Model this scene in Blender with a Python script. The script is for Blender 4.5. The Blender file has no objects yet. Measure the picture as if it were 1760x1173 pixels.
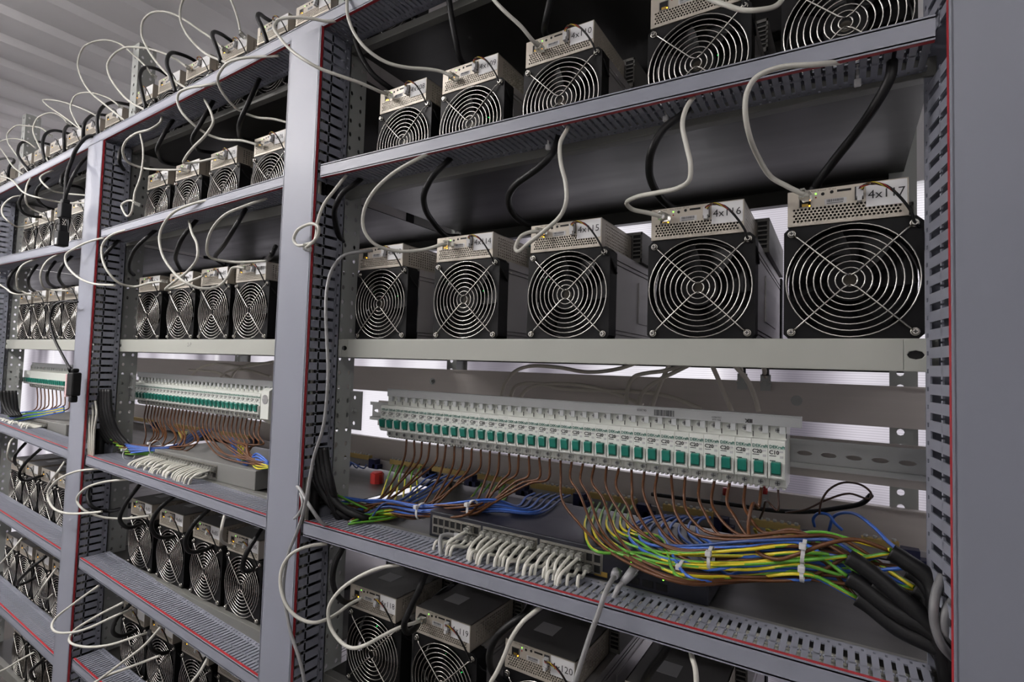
import bpy, bmesh, math, random
from mathutils import Vector, Matrix
random.seed(7)
scene = bpy.context.scene
COL = scene.collection

# ------------------------------------------------------------------ camera, world, lights, exposure
F_PX, YAW, PITCH, ROLL, CAM_D = 911.26, 32.1022, 2.648, 1.7258, 0.6322   # camera 0.63 m in front of the fan fronts
_y, _p, _r = map(math.radians, (YAW, PITCH, ROLL))
FW = Vector((-math.sin(_y)*math.cos(_p), math.cos(_y)*math.cos(_p), math.sin(_p)))
_rt = Vector((math.cos(_y), math.sin(_y), 0)); _up = _rt.cross(FW)
RT = _rt*math.cos(_r) + _up*math.sin(_r); UP = _up*math.cos(_r) - _rt*math.sin(_r)
CAM = Vector((0, -CAM_D, 0))
cam_d = bpy.data.cameras.new('camera'); cam_d.sensor_width = 36; cam_d.lens = F_PX/1760*36
cam_d.clip_start = .02; cam_d.clip_end = 60
cam = bpy.data.objects.new('camera', cam_d); COL.objects.link(cam)
cam.matrix_world = Matrix(((RT.x, UP.x, -FW.x, CAM.x), (RT.y, UP.y, -FW.y, CAM.y), (RT.z, UP.z, -FW.z, CAM.z), (0, 0, 0, 1)))
scene.camera = cam

w = bpy.data.worlds.new('world'); scene.world = w; w.use_nodes = True
bgn = w.node_tree.nodes['Background']; bgn.inputs[0].default_value = (1, .985, .99, 1); bgn.inputs[1].default_value = 1.5

FLOOR_Z, CEIL_Z, BACK_Y, FRONT_Y, END_X0, END_X1 = -1.29, 1.1, .5, -1.75, -5.6, 1.6
LAMPS = [(-3.9, -.95, 22), (-1.75, -.95, 25), (.45, -1.2, 3.5)]   # the LED battens under the ceiling of the aisle: x, y, watts
for lx, ly, pw in LAMPS:
    ld = bpy.data.lights.new('batten_light', 'AREA'); ld.shape = 'RECTANGLE'; ld.size = 1.15; ld.size_y = .07
    ld.energy = pw; ld.color = (1, .965, .95)
    lo = bpy.data.objects.new('batten_light', ld); COL.objects.link(lo); lo.location = (lx, ly, CEIL_Z-.225)
    lu = bpy.data.lights.new('added_uplight', 'AREA'); lu.shape = 'RECTANGLE'; lu.size = 1.15; lu.size_y = .05; lu.energy = pw*1.7; lu.color = ld.color  # upward light added above each batten to brighten the ceiling
    lo = bpy.data.objects.new('added_uplight', lu); COL.objects.link(lo); lo.location = (lx, ly, CEIL_Z-.135); lo.rotation_euler = (math.pi, 0, 0)

vs = scene.view_settings
vs.view_transform = 'Standard'; vs.look = 'None'; vs.gamma = 1; vs.exposure = -0.06; vs.use_curve_mapping = False

# ------------------------------------------------------------------ helpers
def at(u, v, Y):
    d = FW + RT*((u-880)/F_PX) - UP*((v-586.5)/F_PX)
    return CAM + d*((Y-CAM.y)/d.y)

MATS = {}
def mat(name, col, rough=.5, metal=0., emit=0., noise=0., nscale=40., bump=0., spec=.5, coat=0., stretch=None):
    m = bpy.data.materials.new(name); m.use_nodes = True
    nt = m.node_tree; b = nt.nodes['Principled BSDF']
    b.inputs['Base Color'].default_value = (*col, 1); b.inputs['Roughness'].default_value = rough
    b.inputs['Metallic'].default_value = metal; b.inputs['Specular IOR Level'].default_value = spec
    b.inputs['Coat Weight'].default_value = coat
    if emit:
        b.inputs['Emission Color'].default_value = (*col, 1); b.inputs['Emission Strength'].default_value = emit
    if noise or bump:
        tc = nt.nodes.new('ShaderNodeTexCoord'); n = nt.nodes.new('ShaderNodeTexNoise')
        n.inputs['Scale'].default_value = nscale; n.inputs['Detail'].default_value = 5
        src = tc.outputs['Object']
        if stretch:
            mp = nt.nodes.new('ShaderNodeMapping'); mp.inputs['Scale'].default_value = stretch
            nt.links.new(src, mp.inputs['Vector']); src = mp.outputs['Vector']
        nt.links.new(src, n.inputs['Vector'])
        if noise:
            mx = nt.nodes.new('ShaderNodeMix'); mx.data_type = 'RGBA'
            mx.inputs[6].default_value = (*[c*(1-noise) for c in col], 1); mx.inputs[7].default_value = (*[min(1, c*(1+noise)) for c in col], 1)
            nt.links.new(n.outputs['Fac'], mx.inputs[0]); nt.links.new(mx.outputs[2], b.inputs['Base Color'])
            mr = nt.nodes.new('ShaderNodeMapRange'); mr.inputs[3].default_value = max(.05, rough-.1); mr.inputs[4].default_value = min(1, rough+.12)
            nt.links.new(n.outputs['Fac'], mr.inputs[0]); nt.links.new(mr.outputs[0], b.inputs['Roughness'])
        if bump:
            bp = nt.nodes.new('ShaderNodeBump'); bp.inputs['Strength'].default_value = bump; bp.inputs['Distance'].default_value = .002
            nt.links.new(n.outputs['Fac'], bp.inputs['Height']); nt.links.new(bp.outputs[0], b.inputs['Normal'])
    MATS[name] = m
    return m
mat('duct_pvc', (.232, .243, .288), .42, noise=.05, nscale=6)
mat('red_film', (.36, .02, .028), .45, noise=.1, nscale=30)
mat('galvanized', (.40, .41, .40), .4, metal=.5, noise=.18, nscale=9, bump=.05)
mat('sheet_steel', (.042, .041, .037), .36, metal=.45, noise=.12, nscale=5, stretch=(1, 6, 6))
mat('brushed_strip', (.56, .52, .49), .48, metal=.35, noise=.1, nscale=12, stretch=(.4, 8, 8))
mat('painted_steel', (.38, .39, .35), .42, noise=.04, nscale=8)
mat('lip_steel', (.13, .13, .118), .45, noise=.06, nscale=10)
mat('rack_paint', (.33, .345, .325), .45, noise=.06, nscale=12)
mat('dark_steel', (.035, .035, .035), .5, metal=.3)
mat('fan_plastic', (.004, .004, .0045), .5, spec=.2)
mat('rotor_plastic', (.003, .003, .0035), .5, spec=.2)
mat('hub_label', (.03, .024, .014), .4, metal=.3)
mat('chrome', (.56, .545, .5), .24, metal=1.)
mat('aluminium', (.50, .485, .485), .38, metal=.6, noise=.06, nscale=10, stretch=(1, .3, 8))
mat('box_steel', (.46, .42, .355), .4, metal=.4, noise=.04, nscale=20)
mat('box_top', (.16, .155, .145), .5, metal=.5, noise=.2, nscale=8)
mat('black', (.004, .004, .0045), .55, spec=.3)
mat('black_rubber', (.006, .006, .0065), .48, spec=.28)
mat('white_sticker', (.8, .8, .8), .5)
mat('grey_sticker', (.5, .5, .5), .5)
mat('ink', (.02, .02, .022), .6)
mat('white_cable', (.56, .55, .49), .45, noise=.06, nscale=30)
mat('patch_cable', (.66, .65, .58), .42)
mat('grey_cable', (.29, .29, .29), .45)
mat('dim_cable', (.15, .15, .155), .45)
mat('beige_cable', (.62, .58, .5), .5)
mat('clear_plug', (.8, .8, .74), .12, spec=.6)
MATS['clear_plug'].node_tree.nodes['Principled BSDF'].inputs['Transmission Weight'].default_value = .75
mat('grey_boot', (.33, .33, .34), .45)
mat('gold', (.5, .33, .08), .3, metal=.8)
mat('brass', (.5, .36, .13), .38, metal=.5, noise=.12, nscale=60)
mat('led_orange', (1, .42, .02), .4, emit=7)
mat('led_green', (.2, 1, .05), .4, emit=4)
mat('led_board', (.02, 1, .15), .4, emit=1.5)
mat('led_red_off', (.25, .02, .01), .3)
mat('breaker_white', (.72, .74, .69), .4, noise=.03, nscale=20)
mat('breaker_green', (.008, .17, .125), .35)
mat('print_green', (.01, .12, .09), .5)
mat('strip_grey', (.55, .57, .57), .4)
mat('wire_brown', (.095, .034, .010), .4, spec=.35)
mat('wire_brown_dark', (.05, .022, .015), .4)
mat('wire_blue', (.035, .12, .48), .38)
mat('wire_navy', (.018, .05, .19), .4)
mat('wire_green', (.1, .32, .025), .38)
mat('wire_yellow', (.62, .5, .02), .38)
mat('ferrule', (.02, .025, .12), .4)
mat('tie_nylon', (.62, .62, .62), .45)
mat('switch_navy', (.007, .008, .015), .4, noise=.1, nscale=20)
mat('switch_grey', (.16, .16, .15), .5)
mat('port_metal', (.3, .29, .26), .3, metal=.8)
mat('insulator_red', (.32, .015, .012), .4)
mat('insulator_blue', (.01, .012, .05), .4)
mat('teal_plastic', (.02, .2, .22), .4)
mat('pink_label', (.75, .5, .5), .5)
mat('container_paint', (.72, .71, .72), .5, noise=.05, nscale=3)
mat('dark_wall', (.62, .62, .62), .6)
mat('floor_wood', (.06, .052, .045), .6, noise=.2, nscale=8)
mat('lamp_diffuser', (1, .97, .95), .5, emit=3)

# green and yellow striped earth wire: two materials on its faces.  twin-wall translucent sheet of the rear wall
def polycarbonate():
    m = bpy.data.materials.new('polycarbonate'); m.use_nodes = True
    nt = m.node_tree; nt.nodes.clear()
    out = nt.nodes.new('ShaderNodeOutputMaterial'); tr = nt.nodes.new('ShaderNodeBsdfTranslucent'); gl = nt.nodes.new('ShaderNodeBsdfGlossy')
    mix = nt.nodes.new('ShaderNodeMixShader'); mix.inputs[0].default_value = .06; gl.inputs['Roughness'].default_value = .25
    tc = nt.nodes.new('ShaderNodeTexCoord'); wv = nt.nodes.new('ShaderNodeTexWave'); wv.bands_direction = 'Z'; wv.inputs['Scale'].default_value = 72
    wv.inputs['Distortion'].default_value = .15
    nz = nt.nodes.new('ShaderNodeTexNoise'); nz.inputs['Scale'].default_value = 1.6; nz.inputs['Detail'].default_value = 2
    mp = nt.nodes.new('ShaderNodeMapping'); mp.inputs['Scale'].default_value = (2.2, 1, .5)
    cr = nt.nodes.new('ShaderNodeValToRGB')
    e = cr.color_ramp.elements
    e[0].position = .38; e[0].color = (.36, .345, .38, 1); e[1].position = .6; e[1].color = (.93, .92, .95, 1)
    x = e.new(.5); x.color = (.72, .7, .74, 1)
    rr = nt.nodes.new('ShaderNodeMapRange'); rr.inputs[3].default_value = .78; rr.inputs[4].default_value = 1.
    mx = nt.nodes.new('ShaderNodeMix'); mx.data_type = 'RGBA'; mx.blend_type = 'MULTIPLY'; mx.inputs[0].default_value = 1
    L = nt.links.new
    L(tc.outputs['Object'], wv.inputs['Vector']); L(tc.outputs['Object'], mp.inputs['Vector']); L(mp.outputs[0], nz.inputs['Vector'])
    L(nz.outputs['Fac'], cr.inputs[0]); L(wv.outputs['Fac'], rr.inputs[0])
    m2 = nt.nodes.new('ShaderNodeMapping'); m2.inputs['Scale'].default_value = (11, 0, .15); n2 = nt.nodes.new('ShaderNodeTexNoise'); n2.inputs['Scale'].default_value = 1; n2.inputs['Detail'].default_value = 1  # vertical streak highlights, painted into the sheet's colour
    r2 = nt.nodes.new('ShaderNodeMapRange'); r2.inputs[1].default_value = .60; r2.inputs[2].default_value = .68; r2.inputs[4].default_value = .75
    m3 = nt.nodes.new('ShaderNodeMix'); m3.data_type = 'RGBA'; m3.inputs[7].default_value = (1, .99, 1, 1)
    L(tc.outputs['Object'], m2.inputs['Vector']); L(m2.outputs[0], n2.inputs['Vector']); L(n2.outputs['Fac'], r2.inputs[0]); L(r2.outputs[0], m3.inputs[0]); L(cr.outputs[0], m3.inputs[6])
    L(m3.outputs[2], mx.inputs[6]); L(rr.outputs[0], mx.inputs[7]); L(mx.outputs[2], tr.inputs['Color'])
    L(tr.outputs[0], mix.inputs[1]); L(gl.outputs[0], mix.inputs[2]); L(mix.outputs[0], out.inputs[0])
    MATS['polycarbonate'] = m
polycarbonate()

class MB:
    """collects shapes, links them as one mesh object"""
    def __init__(s): s.v = []; s.f = []; s.m = []; s.sm = []
    def face(s, idx, mi=0, sm=False): s.f.append(idx); s.m.append(mi); s.sm.append(sm)
    def box(s, x0, x1, y0, y1, z0, z1, mi=0, M=None):
        n = len(s.v)
        pts = [(x, y, z) for z in (z0, z1) for y in (y0, y1) for x in (x0, x1)]
        s.v += [tuple(M(*p)) for p in pts] if M else pts
        for q in ((0, 2, 3, 1), (4, 5, 7, 6), (0, 1, 5, 4), (2, 6, 7, 3), (0, 4, 6, 2), (1, 3, 7, 5)): s.face([n+i for i in q], mi)
        return s
    def cyl(s, p0, p1, r0, r1=None, n=12, mi=0, cap=True, sm=True):
        p0 = Vector(p0); p1 = Vector(p1); r1 = r0 if r1 is None else r1
        d = (p1-p0).normalized(); a = d.orthogonal().normalized(); b = d.cross(a); k = len(s.v)
        for p, r in ((p0, r0), (p1, r1)):
            for i in range(n):
                t = 2*math.pi*i/n; s.v.append(tuple(p + a*(r*math.cos(t)) + b*(r*math.sin(t))))
        for i in range(n): s.face([k+i, k+(i+1) % n, k+n+(i+1) % n, k+n+i], mi, sm)
        if cap: s.face([k+i for i in range(n)][::-1], mi); s.face([k+n+i for i in range(n)], mi)
        return s
    def tube(s, pts, r, n=8, mi=0, stripe=None, cap=True):
        pts = [Vector(p) for p in pts]; k = len(s.v); t0 = None; N = len(pts)
        for i, p in enumerate(pts):
            t = (pts[min(i+1, N-1)] - pts[max(i-1, 0)]).normalized()
            if t0 is None: a = t.orthogonal().normalized()
            else: a = (a - t*a.dot(t)).normalized()
            t0 = t; b = t.cross(a); rr = r(i/(N-1)) if callable(r) else r
            for j in range(n):
                q = 2*math.pi*j/n; s.v.append(tuple(p + a*(rr*math.cos(q)) + b*(rr*math.sin(q))))
        for i in range(N-1):
            for j in range(n):
                m_ = mi
                if stripe is not None and ((j + i//3) % n) < n*.42: m_ = stripe
                s.face([k+i*n+j, k+i*n+(j+1) % n, k+(i+1)*n+(j+1) % n, k+(i+1)*n+j], m_, True)
        if cap: s.face([k+j for j in range(n)][::-1], mi); s.face([k+(N-1)*n+j for j in range(n)], mi)
        return s
    def ring(s, c, R, r, N=40, n=4, mi=0):
        k = len(s.v)                                             # a wire ring in the xz plane
        for i in range(N):
            t = 2*math.pi*i/N; ct, st = math.cos(t), math.sin(t)
            for j in range(n):
                q = 2*math.pi*(j+.5)/n; rr = R + r*math.cos(q)
                s.v.append((c[0]+rr*ct, c[1]+r*math.sin(q), c[2]+rr*st))
        for i in range(N):
            for j in range(n): s.face([k+i*n+j, k+i*n+(j+1) % n, k+((i+1) % N)*n+(j+1) % n, k+((i+1) % N)*n+j], mi, True)
        return s
    def prism(s, poly, x0, x1, mi=0, M=None):
        n = len(poly); k = len(s.v)                              # polygon in (y, z), extruded along x
        for x in (x0, x1): s.v += [tuple(M(x, y, z)) if M else (x, y, z) for y, z in poly]
        for i in range(n): s.face([k+i, k+(i+1) % n, k+n+(i+1) % n, k+n+i], mi)
        s.face([k+i for i in range(n)][::-1], mi); s.face([k+n+i for i in range(n)], mi)
        return s
    def holed(s, a0, a1, b0, b1, r, t, M, mi=0, hx=None):
        """rectangle with an octagonal hole, thickness t, M maps (a, b, depth) to xyz"""
        ca, cb = (a0+a1)/2, (b0+b1)/2; rx = hx or r; k = len(s.v)
        o = [(a1, cb), (a1, b1), (ca, b1), (a0, b1), (a0, cb), (a0, b0), (ca, b0), (a1, b0)]
        i_ = [(ca+rx*math.cos(q*math.pi/4), cb+r*math.sin(q*math.pi/4)) for q in range(8)]
        for d in (0, t):
            s.v += [tuple(M(a, b, d)) for a, b in o] + [tuple(M(a, b, d)) for a, b in i_]
        for q in range(8):
            p = (q+1) % 8
            s.face([k+q, k+p, k+8+p, k+8+q], mi); s.face([k+16+p, k+16+q, k+24+q, k+24+p], mi)
            s.face([k+8+q, k+8+p, k+24+p, k+24+q], mi); s.face([k+p, k+q, k+16+q, k+16+p], mi)
        return s
    def mesh(s, name, mats):
        me = bpy.data.meshes.new(name); me.from_pydata(s.v, [], s.f)
        for m in (mats if isinstance(mats, (list, tuple)) else [mats]): me.materials.append(MATS[m])
        me.polygons.foreach_set('material_index', s.m); me.polygons.foreach_set('use_smooth', s.sm)
        me.update()
        bm = bmesh.new(); bm.from_mesh(me); bmesh.ops.recalc_face_normals(bm, faces=bm.faces); bm.to_mesh(me); bm.free()
        return me
    def build(s, name, mats, parent=None, loc=(0, 0, 0), bevel=0):
        return link(name, s.mesh(name, mats), parent, loc, bevel)

def link(name, me, parent=None, loc=(0, 0, 0), bevel=0):
    o = bpy.data.objects.new(name, me); COL.objects.link(o); o.location = loc
    if parent is not None: o.parent = parent
    if bevel:
        b = o.modifiers.new('bevel', 'BEVEL'); b.width = bevel; b.segments = 2; b.limit_method = 'ANGLE'; b.angle_limit = .6
    return o
def tag(o, label=None, cat=None, group=None, kind=None):
    if label: o['label'] = label
    if cat: o['category'] = cat
    if group: o['group'] = group
    if kind: o['kind'] = kind
    return o
def thing(name, label, cat, loc=(0, 0, 0), group=None, rz=0):
    o = bpy.data.objects.new(name, None); COL.objects.link(o); o.location = loc; o.rotation_euler = (0, 0, rz); o.empty_display_size = .02
    return tag(o, label, cat, group)
def copy_tree(o, parent=None):
    c = o.copy(); COL.objects.link(c)
    if parent is not None: c.parent = parent
    for ch in KIDS.get(o, []) or list(o.children): copy_tree(ch, c)
    return c
KIDS = {}
ORD = ['first', 'second', 'third', 'fourth', 'fifth', 'sixth', 'seventh', 'eighth', 'ninth', 'tenth', 'eleventh', 'twelfth', 'thirteenth', 'fourteenth', 'fifteenth', 'sixteenth', 'seventeenth', 'eighteenth', 'nineteenth']
def nth(i): 
    if i < 19: return ORD[i]
    t, u = divmod(i+1, 10); T = {2: 'twent', 3: 'thirt', 4: 'fort'}[t]
    return T+'ieth' if u == 0 else T+'y-'+ORD[u-1]

TXT = {}
def text_mesh(s, size, m, align='LEFT', bold=0.):
    key = (s, size, m, align, bold)
    if key in TXT: return TXT[key]
    c = bpy.data.curves.new('t', 'FONT'); c.body = s; c.size = size; c.align_x = align; c.resolution_u = 2; c.offset = bold
    o = bpy.data.objects.new('t', c); COL.objects.link(o)
    bpy.context.view_layer.update()
    me = bpy.data.meshes.new_from_object(o.evaluated_get(bpy.context.evaluated_depsgraph_get()))
    bpy.data.objects.remove(o); bpy.data.curves.remove(c)
    me.transform(Matrix.Rotation(math.pi/2, 4, 'X')); me.materials.clear(); me.materials.append(MATS[m])
    TXT[key] = me
    return me

def spline(P, per=7):
    P = [Vector(p) for p in P]
    if len(P) == 2: return P
    Q = [P[0]*2-P[1]] + P + [P[-1]*2-P[-2]]; out = []
    for i in range(1, len(Q)-2):
        p0, p1, p2, p3 = Q[i-1:i+3]
        t1 = max(1e-5, (p1-p0).length**.5); t2 = t1+max(1e-5, (p2-p1).length**.5); t3 = t2+max(1e-5, (p3-p2).length**.5)
        for k in range(per):
            t = t1+(t2-t1)*k/per
            a1 = p0*((t1-t)/t1)+p1*(t/t1); a2 = p1*((t2-t)/(t2-t1))+p2*((t-t1)/(t2-t1)); a3 = p2*((t3-t)/(t3-t2))+p3*((t-t2)/(t3-t2))
            b1 = a1*((t2-t)/t2)+a2*(t/t2); b2 = a2*((t3-t)/(t3-t1))+a3*((t-t1)/(t3-t1))
            out.append(b1*((t2-t)/(t2-t1))+b2*((t-t1)/(t2-t1)))
    out.append(P[-1])
    return out
def px(pts, ys):
    """pixel polyline seen at the depths ys (spread evenly along it) -> points in the room"""
    n = len(pts); out = []
    for i, q in enumerate(pts):
        if len(q) == 3: out.append(at(*q)); continue
        t = i/(n-1)*(len(ys)-1); k = min(int(t), len(ys)-2) if len(ys) > 1 else 0
        y = ys[0] if len(ys) == 1 else ys[k]*(1-(t-k)) + ys[k+1]*(t-k)
        out.append(at(q[0], q[1], y))
    return out
def cable(name, label, cat, P, r, m, group=None, plug=None, stripe=None, n=8, per=6):
    """one flexible cable as a tube; with plug = (material, length, half width) the plug is a part at its far end"""
    P = [Vector(p) for p in P]; o0 = P[0].copy(); S = [p-o0 for p in spline(P, per)]
    mb = MB().tube(S, r, n, 0, 1 if stripe else None)
    mats = [m, stripe] if stripe else [m]
    if not plug:
        return tag(mb.build(name, mats, None, o0), label, cat, group)
    t = thing(name, label, cat, o0, group); mb.build('sheath', mats, t)
    pm, pl, ph = plug; d = (S[-1]-S[-2]).normalized(); e = S[-1]
    d = (d*.5+Vector((0, 1, 0))).normalized()                             # plugs turn into their socket
    a = d.cross(Vector((0, 0, 1))).normalized(); b = a.cross(d)
    M = lambda x, y, z: e + a*x + d*y + b*z
    MB().box(-ph, ph, -.002, pl, -ph*.75, ph*.75, 0, M).box(-ph*.45, ph*.45, -.006, pl*.3, ph*.6, ph, 0, M).build('plug', pm, t)
    return t

# ------------------------------------------------------------------ the container
def structure(name, mb, m, **k): return tag(mb.build(name, m, **k), kind='structure')
structure('floor', MB().box(END_X0, END_X1, FRONT_Y, BACK_Y, FLOOR_Z-.03, FLOOR_Z), 'floor_wood')
mb = MB(); prof = []; xx = END_X0; PITCHC = .212                   # roof sheet pressed into ribs that run across the container
while xx < END_X1:
    for dx, dz in ((0, 0), (.085, 0), (.103, .022), (.194, .022)): prof.append((xx+dx, CEIL_Z+dz))
    xx += PITCHC
prof.append((xx, CEIL_Z))
k = len(mb.v)
for x, z in prof: mb.v += [(x, FRONT_Y, z), (x, BACK_Y+.06, z), (x, FRONT_Y, z+.003), (x, BACK_Y+.06, z+.003)]
for i in range(len(prof)-1):
    a, b = k+4*i, k+4*i+4; mb.face([a, b, b+1, a+1]); mb.face([a+2, a+3, b+3, b+2])
structure('ceiling', mb, 'container_paint')
structure('wall_front', MB().box(END_X0, END_X1, FRONT_Y-.04, FRONT_Y, FLOOR_Z, CEIL_Z+.02), 'dark_wall')
structure('wall_left', MB().box(END_X0-.04, END_X0, FRONT_Y, BACK_Y+.06, FLOOR_Z, CEIL_Z+.02), 'container_paint')
structure('wall_right', MB().box(END_X1, END_X1+.04, FRONT_Y, BACK_Y+.06, FLOOR_Z, CEIL_Z+.02), 'container_paint')
structure('wall_back', MB().box(END_X0, END_X1, BACK_Y, BACK_Y+.01, FLOOR_Z, .34), 'polycarbonate')
structure('trim_1', MB().box(END_X0, END_X1, BACK_Y, BACK_Y+.02, .34, CEIL_Z+.02), 'container_paint')
for i, (lx, ly, pw) in enumerate(LAMPS):
    t = thing('led_batten', ['white LED batten under the far end of the ceiling', 'white LED batten under the ceiling over the aisle, centre', 'white LED batten under the ceiling at the right end'][i], 'lamp', (lx, ly, CEIL_Z), 'ceiling battens')
    MB().box(-.6, .6, -.04, .04, -.19, -.145).build('housing', 'container_paint', t)
    for hx in (-.45, .45): MB().cyl((hx, 0, -.146), (hx, 0, 0), .004, .004, 8).build('hanger', 'galvanized', t)
    MB().box(-.58, .58, -.034, .034, -.21, -.19).build('diffuser', 'lamp_diffuser', t)

# ------------------------------------------------------------------ slotted wiring ducts
def duct_walls(L, half, depth, pitch, M, gaps=(), sides=(-1, 1), fw=.7):
    """slotted side walls: fingers joined by a margin at the back; M maps (along, across, depth)"""
    out = []
    for sd in sides:
        mb = MB(); b0, b1 = (half-.0016, half) if sd > 0 else (-half, -half+.0016)
        n = max(2, int(L/pitch)); p = L/n; yf, ym = .0058, depth-.013
        blocked = lambda a: any(g0 < a < g1 for g0, g1 in gaps)
        i = 0
        while i < n:
            if blocked((i+.5)*p): i += 1; continue
            j = i
            while j < n and not blocked((j+.5)*p): j += 1
            a0, a1 = i*p, j*p
            mb.box(a0, a1, b0, b1, ym, ym+.004, 0, M); mb.box(a0, a1, b0, b1, depth-.0045, depth, 0, M)
            for q in range(i, j):
                c = (q+.5)*p; h = fw*p/2
                mb.box(c-h, c+h, b0, b1, yf, ym+.001, 0, M)                                       # finger
                yn = yf + .42*(ym-yf); e = p*(1-fw)/2-p*.055
                mb.box(c-h-e, c+h+e, b0, b1, yn-.0016, yn+.0016, 0, M)                            # breakaway neck
                mb.box(c-h-e*.6, c+h+e*.6, b0, b1, yf, yf+.0016, 0, M)
                mb.box(c-p*.5, c-p*.12, b0, b1, ym+.003, depth-.004, 0, M); mb.box(c+p*.12, c+p*.5, b0, b1, ym+.003, depth-.004, 0, M)
            i = j
        out.append(mb)
    return out
def duct(name, label, loc, L, width, depth, pitch, vertical, gaps=(), rot=0, tilt=0, group=None, sides=(-1, 1), cover_over=0, fw=.7):
    t = thing(name, label, 'cable duct', loc, group)
    t.rotation_euler = (0, tilt, rot)
    M = (lambda a, b, d: (b, d, a)) if vertical else (lambda a, b, d: (a, d, b))
    h = width/2
    c = MB(); c.box(-cover_over, L+cover_over, -h-.001, h+.001, 0, .0018, 0, M)
    for s in (-1, 1): c.box(-cover_over, L+cover_over, *sorted((s*(h-.002), s*(h-.0005))), 0, .0075, 0, M)
    c.build('cover', 'duct_pvc', t)
    for s in (-1, 1): MB().box(-cover_over, L+cover_over, *sorted((s*(h-.001), s*(h+.0013))), .0010, .0052, 0, M).build('edge_film', 'red_film', t)
    for mb in duct_walls(L, h, depth, pitch, M, gaps, sides, fw): mb.build('slotted_wall', 'duct_pvc', t)
    MB().box(0, L, -h, h, depth-.0018, depth, 0, M).build('back_plate', 'duct_pvc', t)
    return t

DY, HY, DEP = -.077, -.071, .066                                      # front planes and depth of the ducts
VB = -1.2                                                            # foot of the vertical ducts
# duct posts: left edge, right edge, top z, label
POSTS = [(-2.535, -2.445, .512, 'grey slotted duct post at the left edge beside the left bay'),
         (-1.667, -1.581, .535, 'grey slotted duct post between the left and centre bays'),
         (-.828, -.746, .562, 'grey slotted duct post between the centre and right bays')]
for xl, xr, zt, lab in POSTS:
    wd = xr-xl
    duct('wiring_duct', lab, ((xl+xr)/2, DY, VB), zt-VB, wd, DEP, .0176, True, gaps=((-.27-VB, -.19-VB), (.282-VB, .296-VB)), group='vertical ducts')
duct('wiring_duct', 'wide grey slotted duct post filling the right edge beside machine 4x117', (.1172, DY+.0065, VB), .95-VB, .085, .07, .0164, True, fw=.58,
     gaps=((-.27-VB, -.21-VB), (.285-VB, .302-VB)), rot=math.radians(9), group='vertical ducts')

def hduct(label, uL, vL, vLb, uR, vR, vRb, gaps=(), Y=HY, x0=None, x1=None, dep=.063, pitch=.0092, film=True):
    """horizontal duct through two pixels of its front top and bottom edges"""
    a, ab, b, bb = at(uL, vL, Y), at(uL, vLb, Y), at(uR, vR, Y), at(uR, vRb, Y)
    slope = ((b.z+bb.z)-(a.z+ab.z))/2/(b.x-a.x)
    zc = lambda x: (a.z+ab.z)/2 + slope*(x-a.x)
    x0 = a.x if x0 is None else x0; x1 = b.x if x1 is None else x1
    hgt = max(.0185, min(.0235, ((a.z-ab.z)+(b.z-bb.z))/2))
    L = math.hypot(x1-x0, slope*(x1-x0))
    t = duct('wiring_duct', label, (x0, Y, zc(x0)), L, hgt, dep, pitch, False, gaps, tilt=-math.atan(slope), group='horizontal ducts', fw=.62)
    return zc, hgt
XB = {1: (-.738, .066), 2: (-1.572, -.835), 3: (-2.437, -1.674)}
H = {}
H['0'] = hduct('long grey slotted duct along the front of the top shelf', 561, 22, 40, 200, 213.6, 229, x0=-3.6, x1=.055)
H['1a'] = hduct('grey slotted duct under the upper shelf of the right bay', 552, 284, 303, 1618, 22.5, 64, x0=XB[1][0], x1=XB[1][1])
H['1b'] = hduct('grey slotted duct under the upper shelf of the centre bay', 241, 376.5, 389, 479, 304, 323, x0=XB[2][0], x1=XB[2][1])
H['1c'] = hduct('grey slotted duct under the upper shelf of the left bay', 11.5, 440, 452, 137, 411, 427, x0=XB[3][0], x1=XB[3][1])
H['2a'] = hduct('grey slotted duct along the shelf with the dark network switch', 517, 896, 919, 1320, 1120.6, 1162, x0=XB[1][0], x1=XB[1][1])
H['2b'] = hduct('grey slotted duct along the shelf with the grey network switch', 150, 785, 799, 449, 884, 908, x0=XB[2][0], x1=XB[2][1])
H['2c'] = hduct('grey slotted duct along the wiring shelf of the left bay', 0, 729, 742, 112.5, 771, 788, x0=XB[3][0], x1=XB[3][1])
H['3b'] = hduct('grey slotted duct in front of the lower machines, centre bay', 148, 969, 984, 442, 1164, 1190, x0=XB[2][0], x1=XB[2][1])
H['3c'] = hduct('grey slotted duct in front of the lower machines, left bay', 0, 880.5, 893, 99, 942.5, 961, x0=XB[3][0], x1=XB[3][1])
H['4c'] = hduct('grey slotted duct in front of the bottom machines, left bay', 0, 1040, 1058, 92, 1127, 1145, x0=XB[3][0], x1=XB[3][1])
H['4b'] = hduct('grey slotted duct in front of the bottom machines, centre bay', 135, 1143, 1160, 300, 1290, 1312, x0=XB[2][0], x1=XB[2][1])

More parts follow.
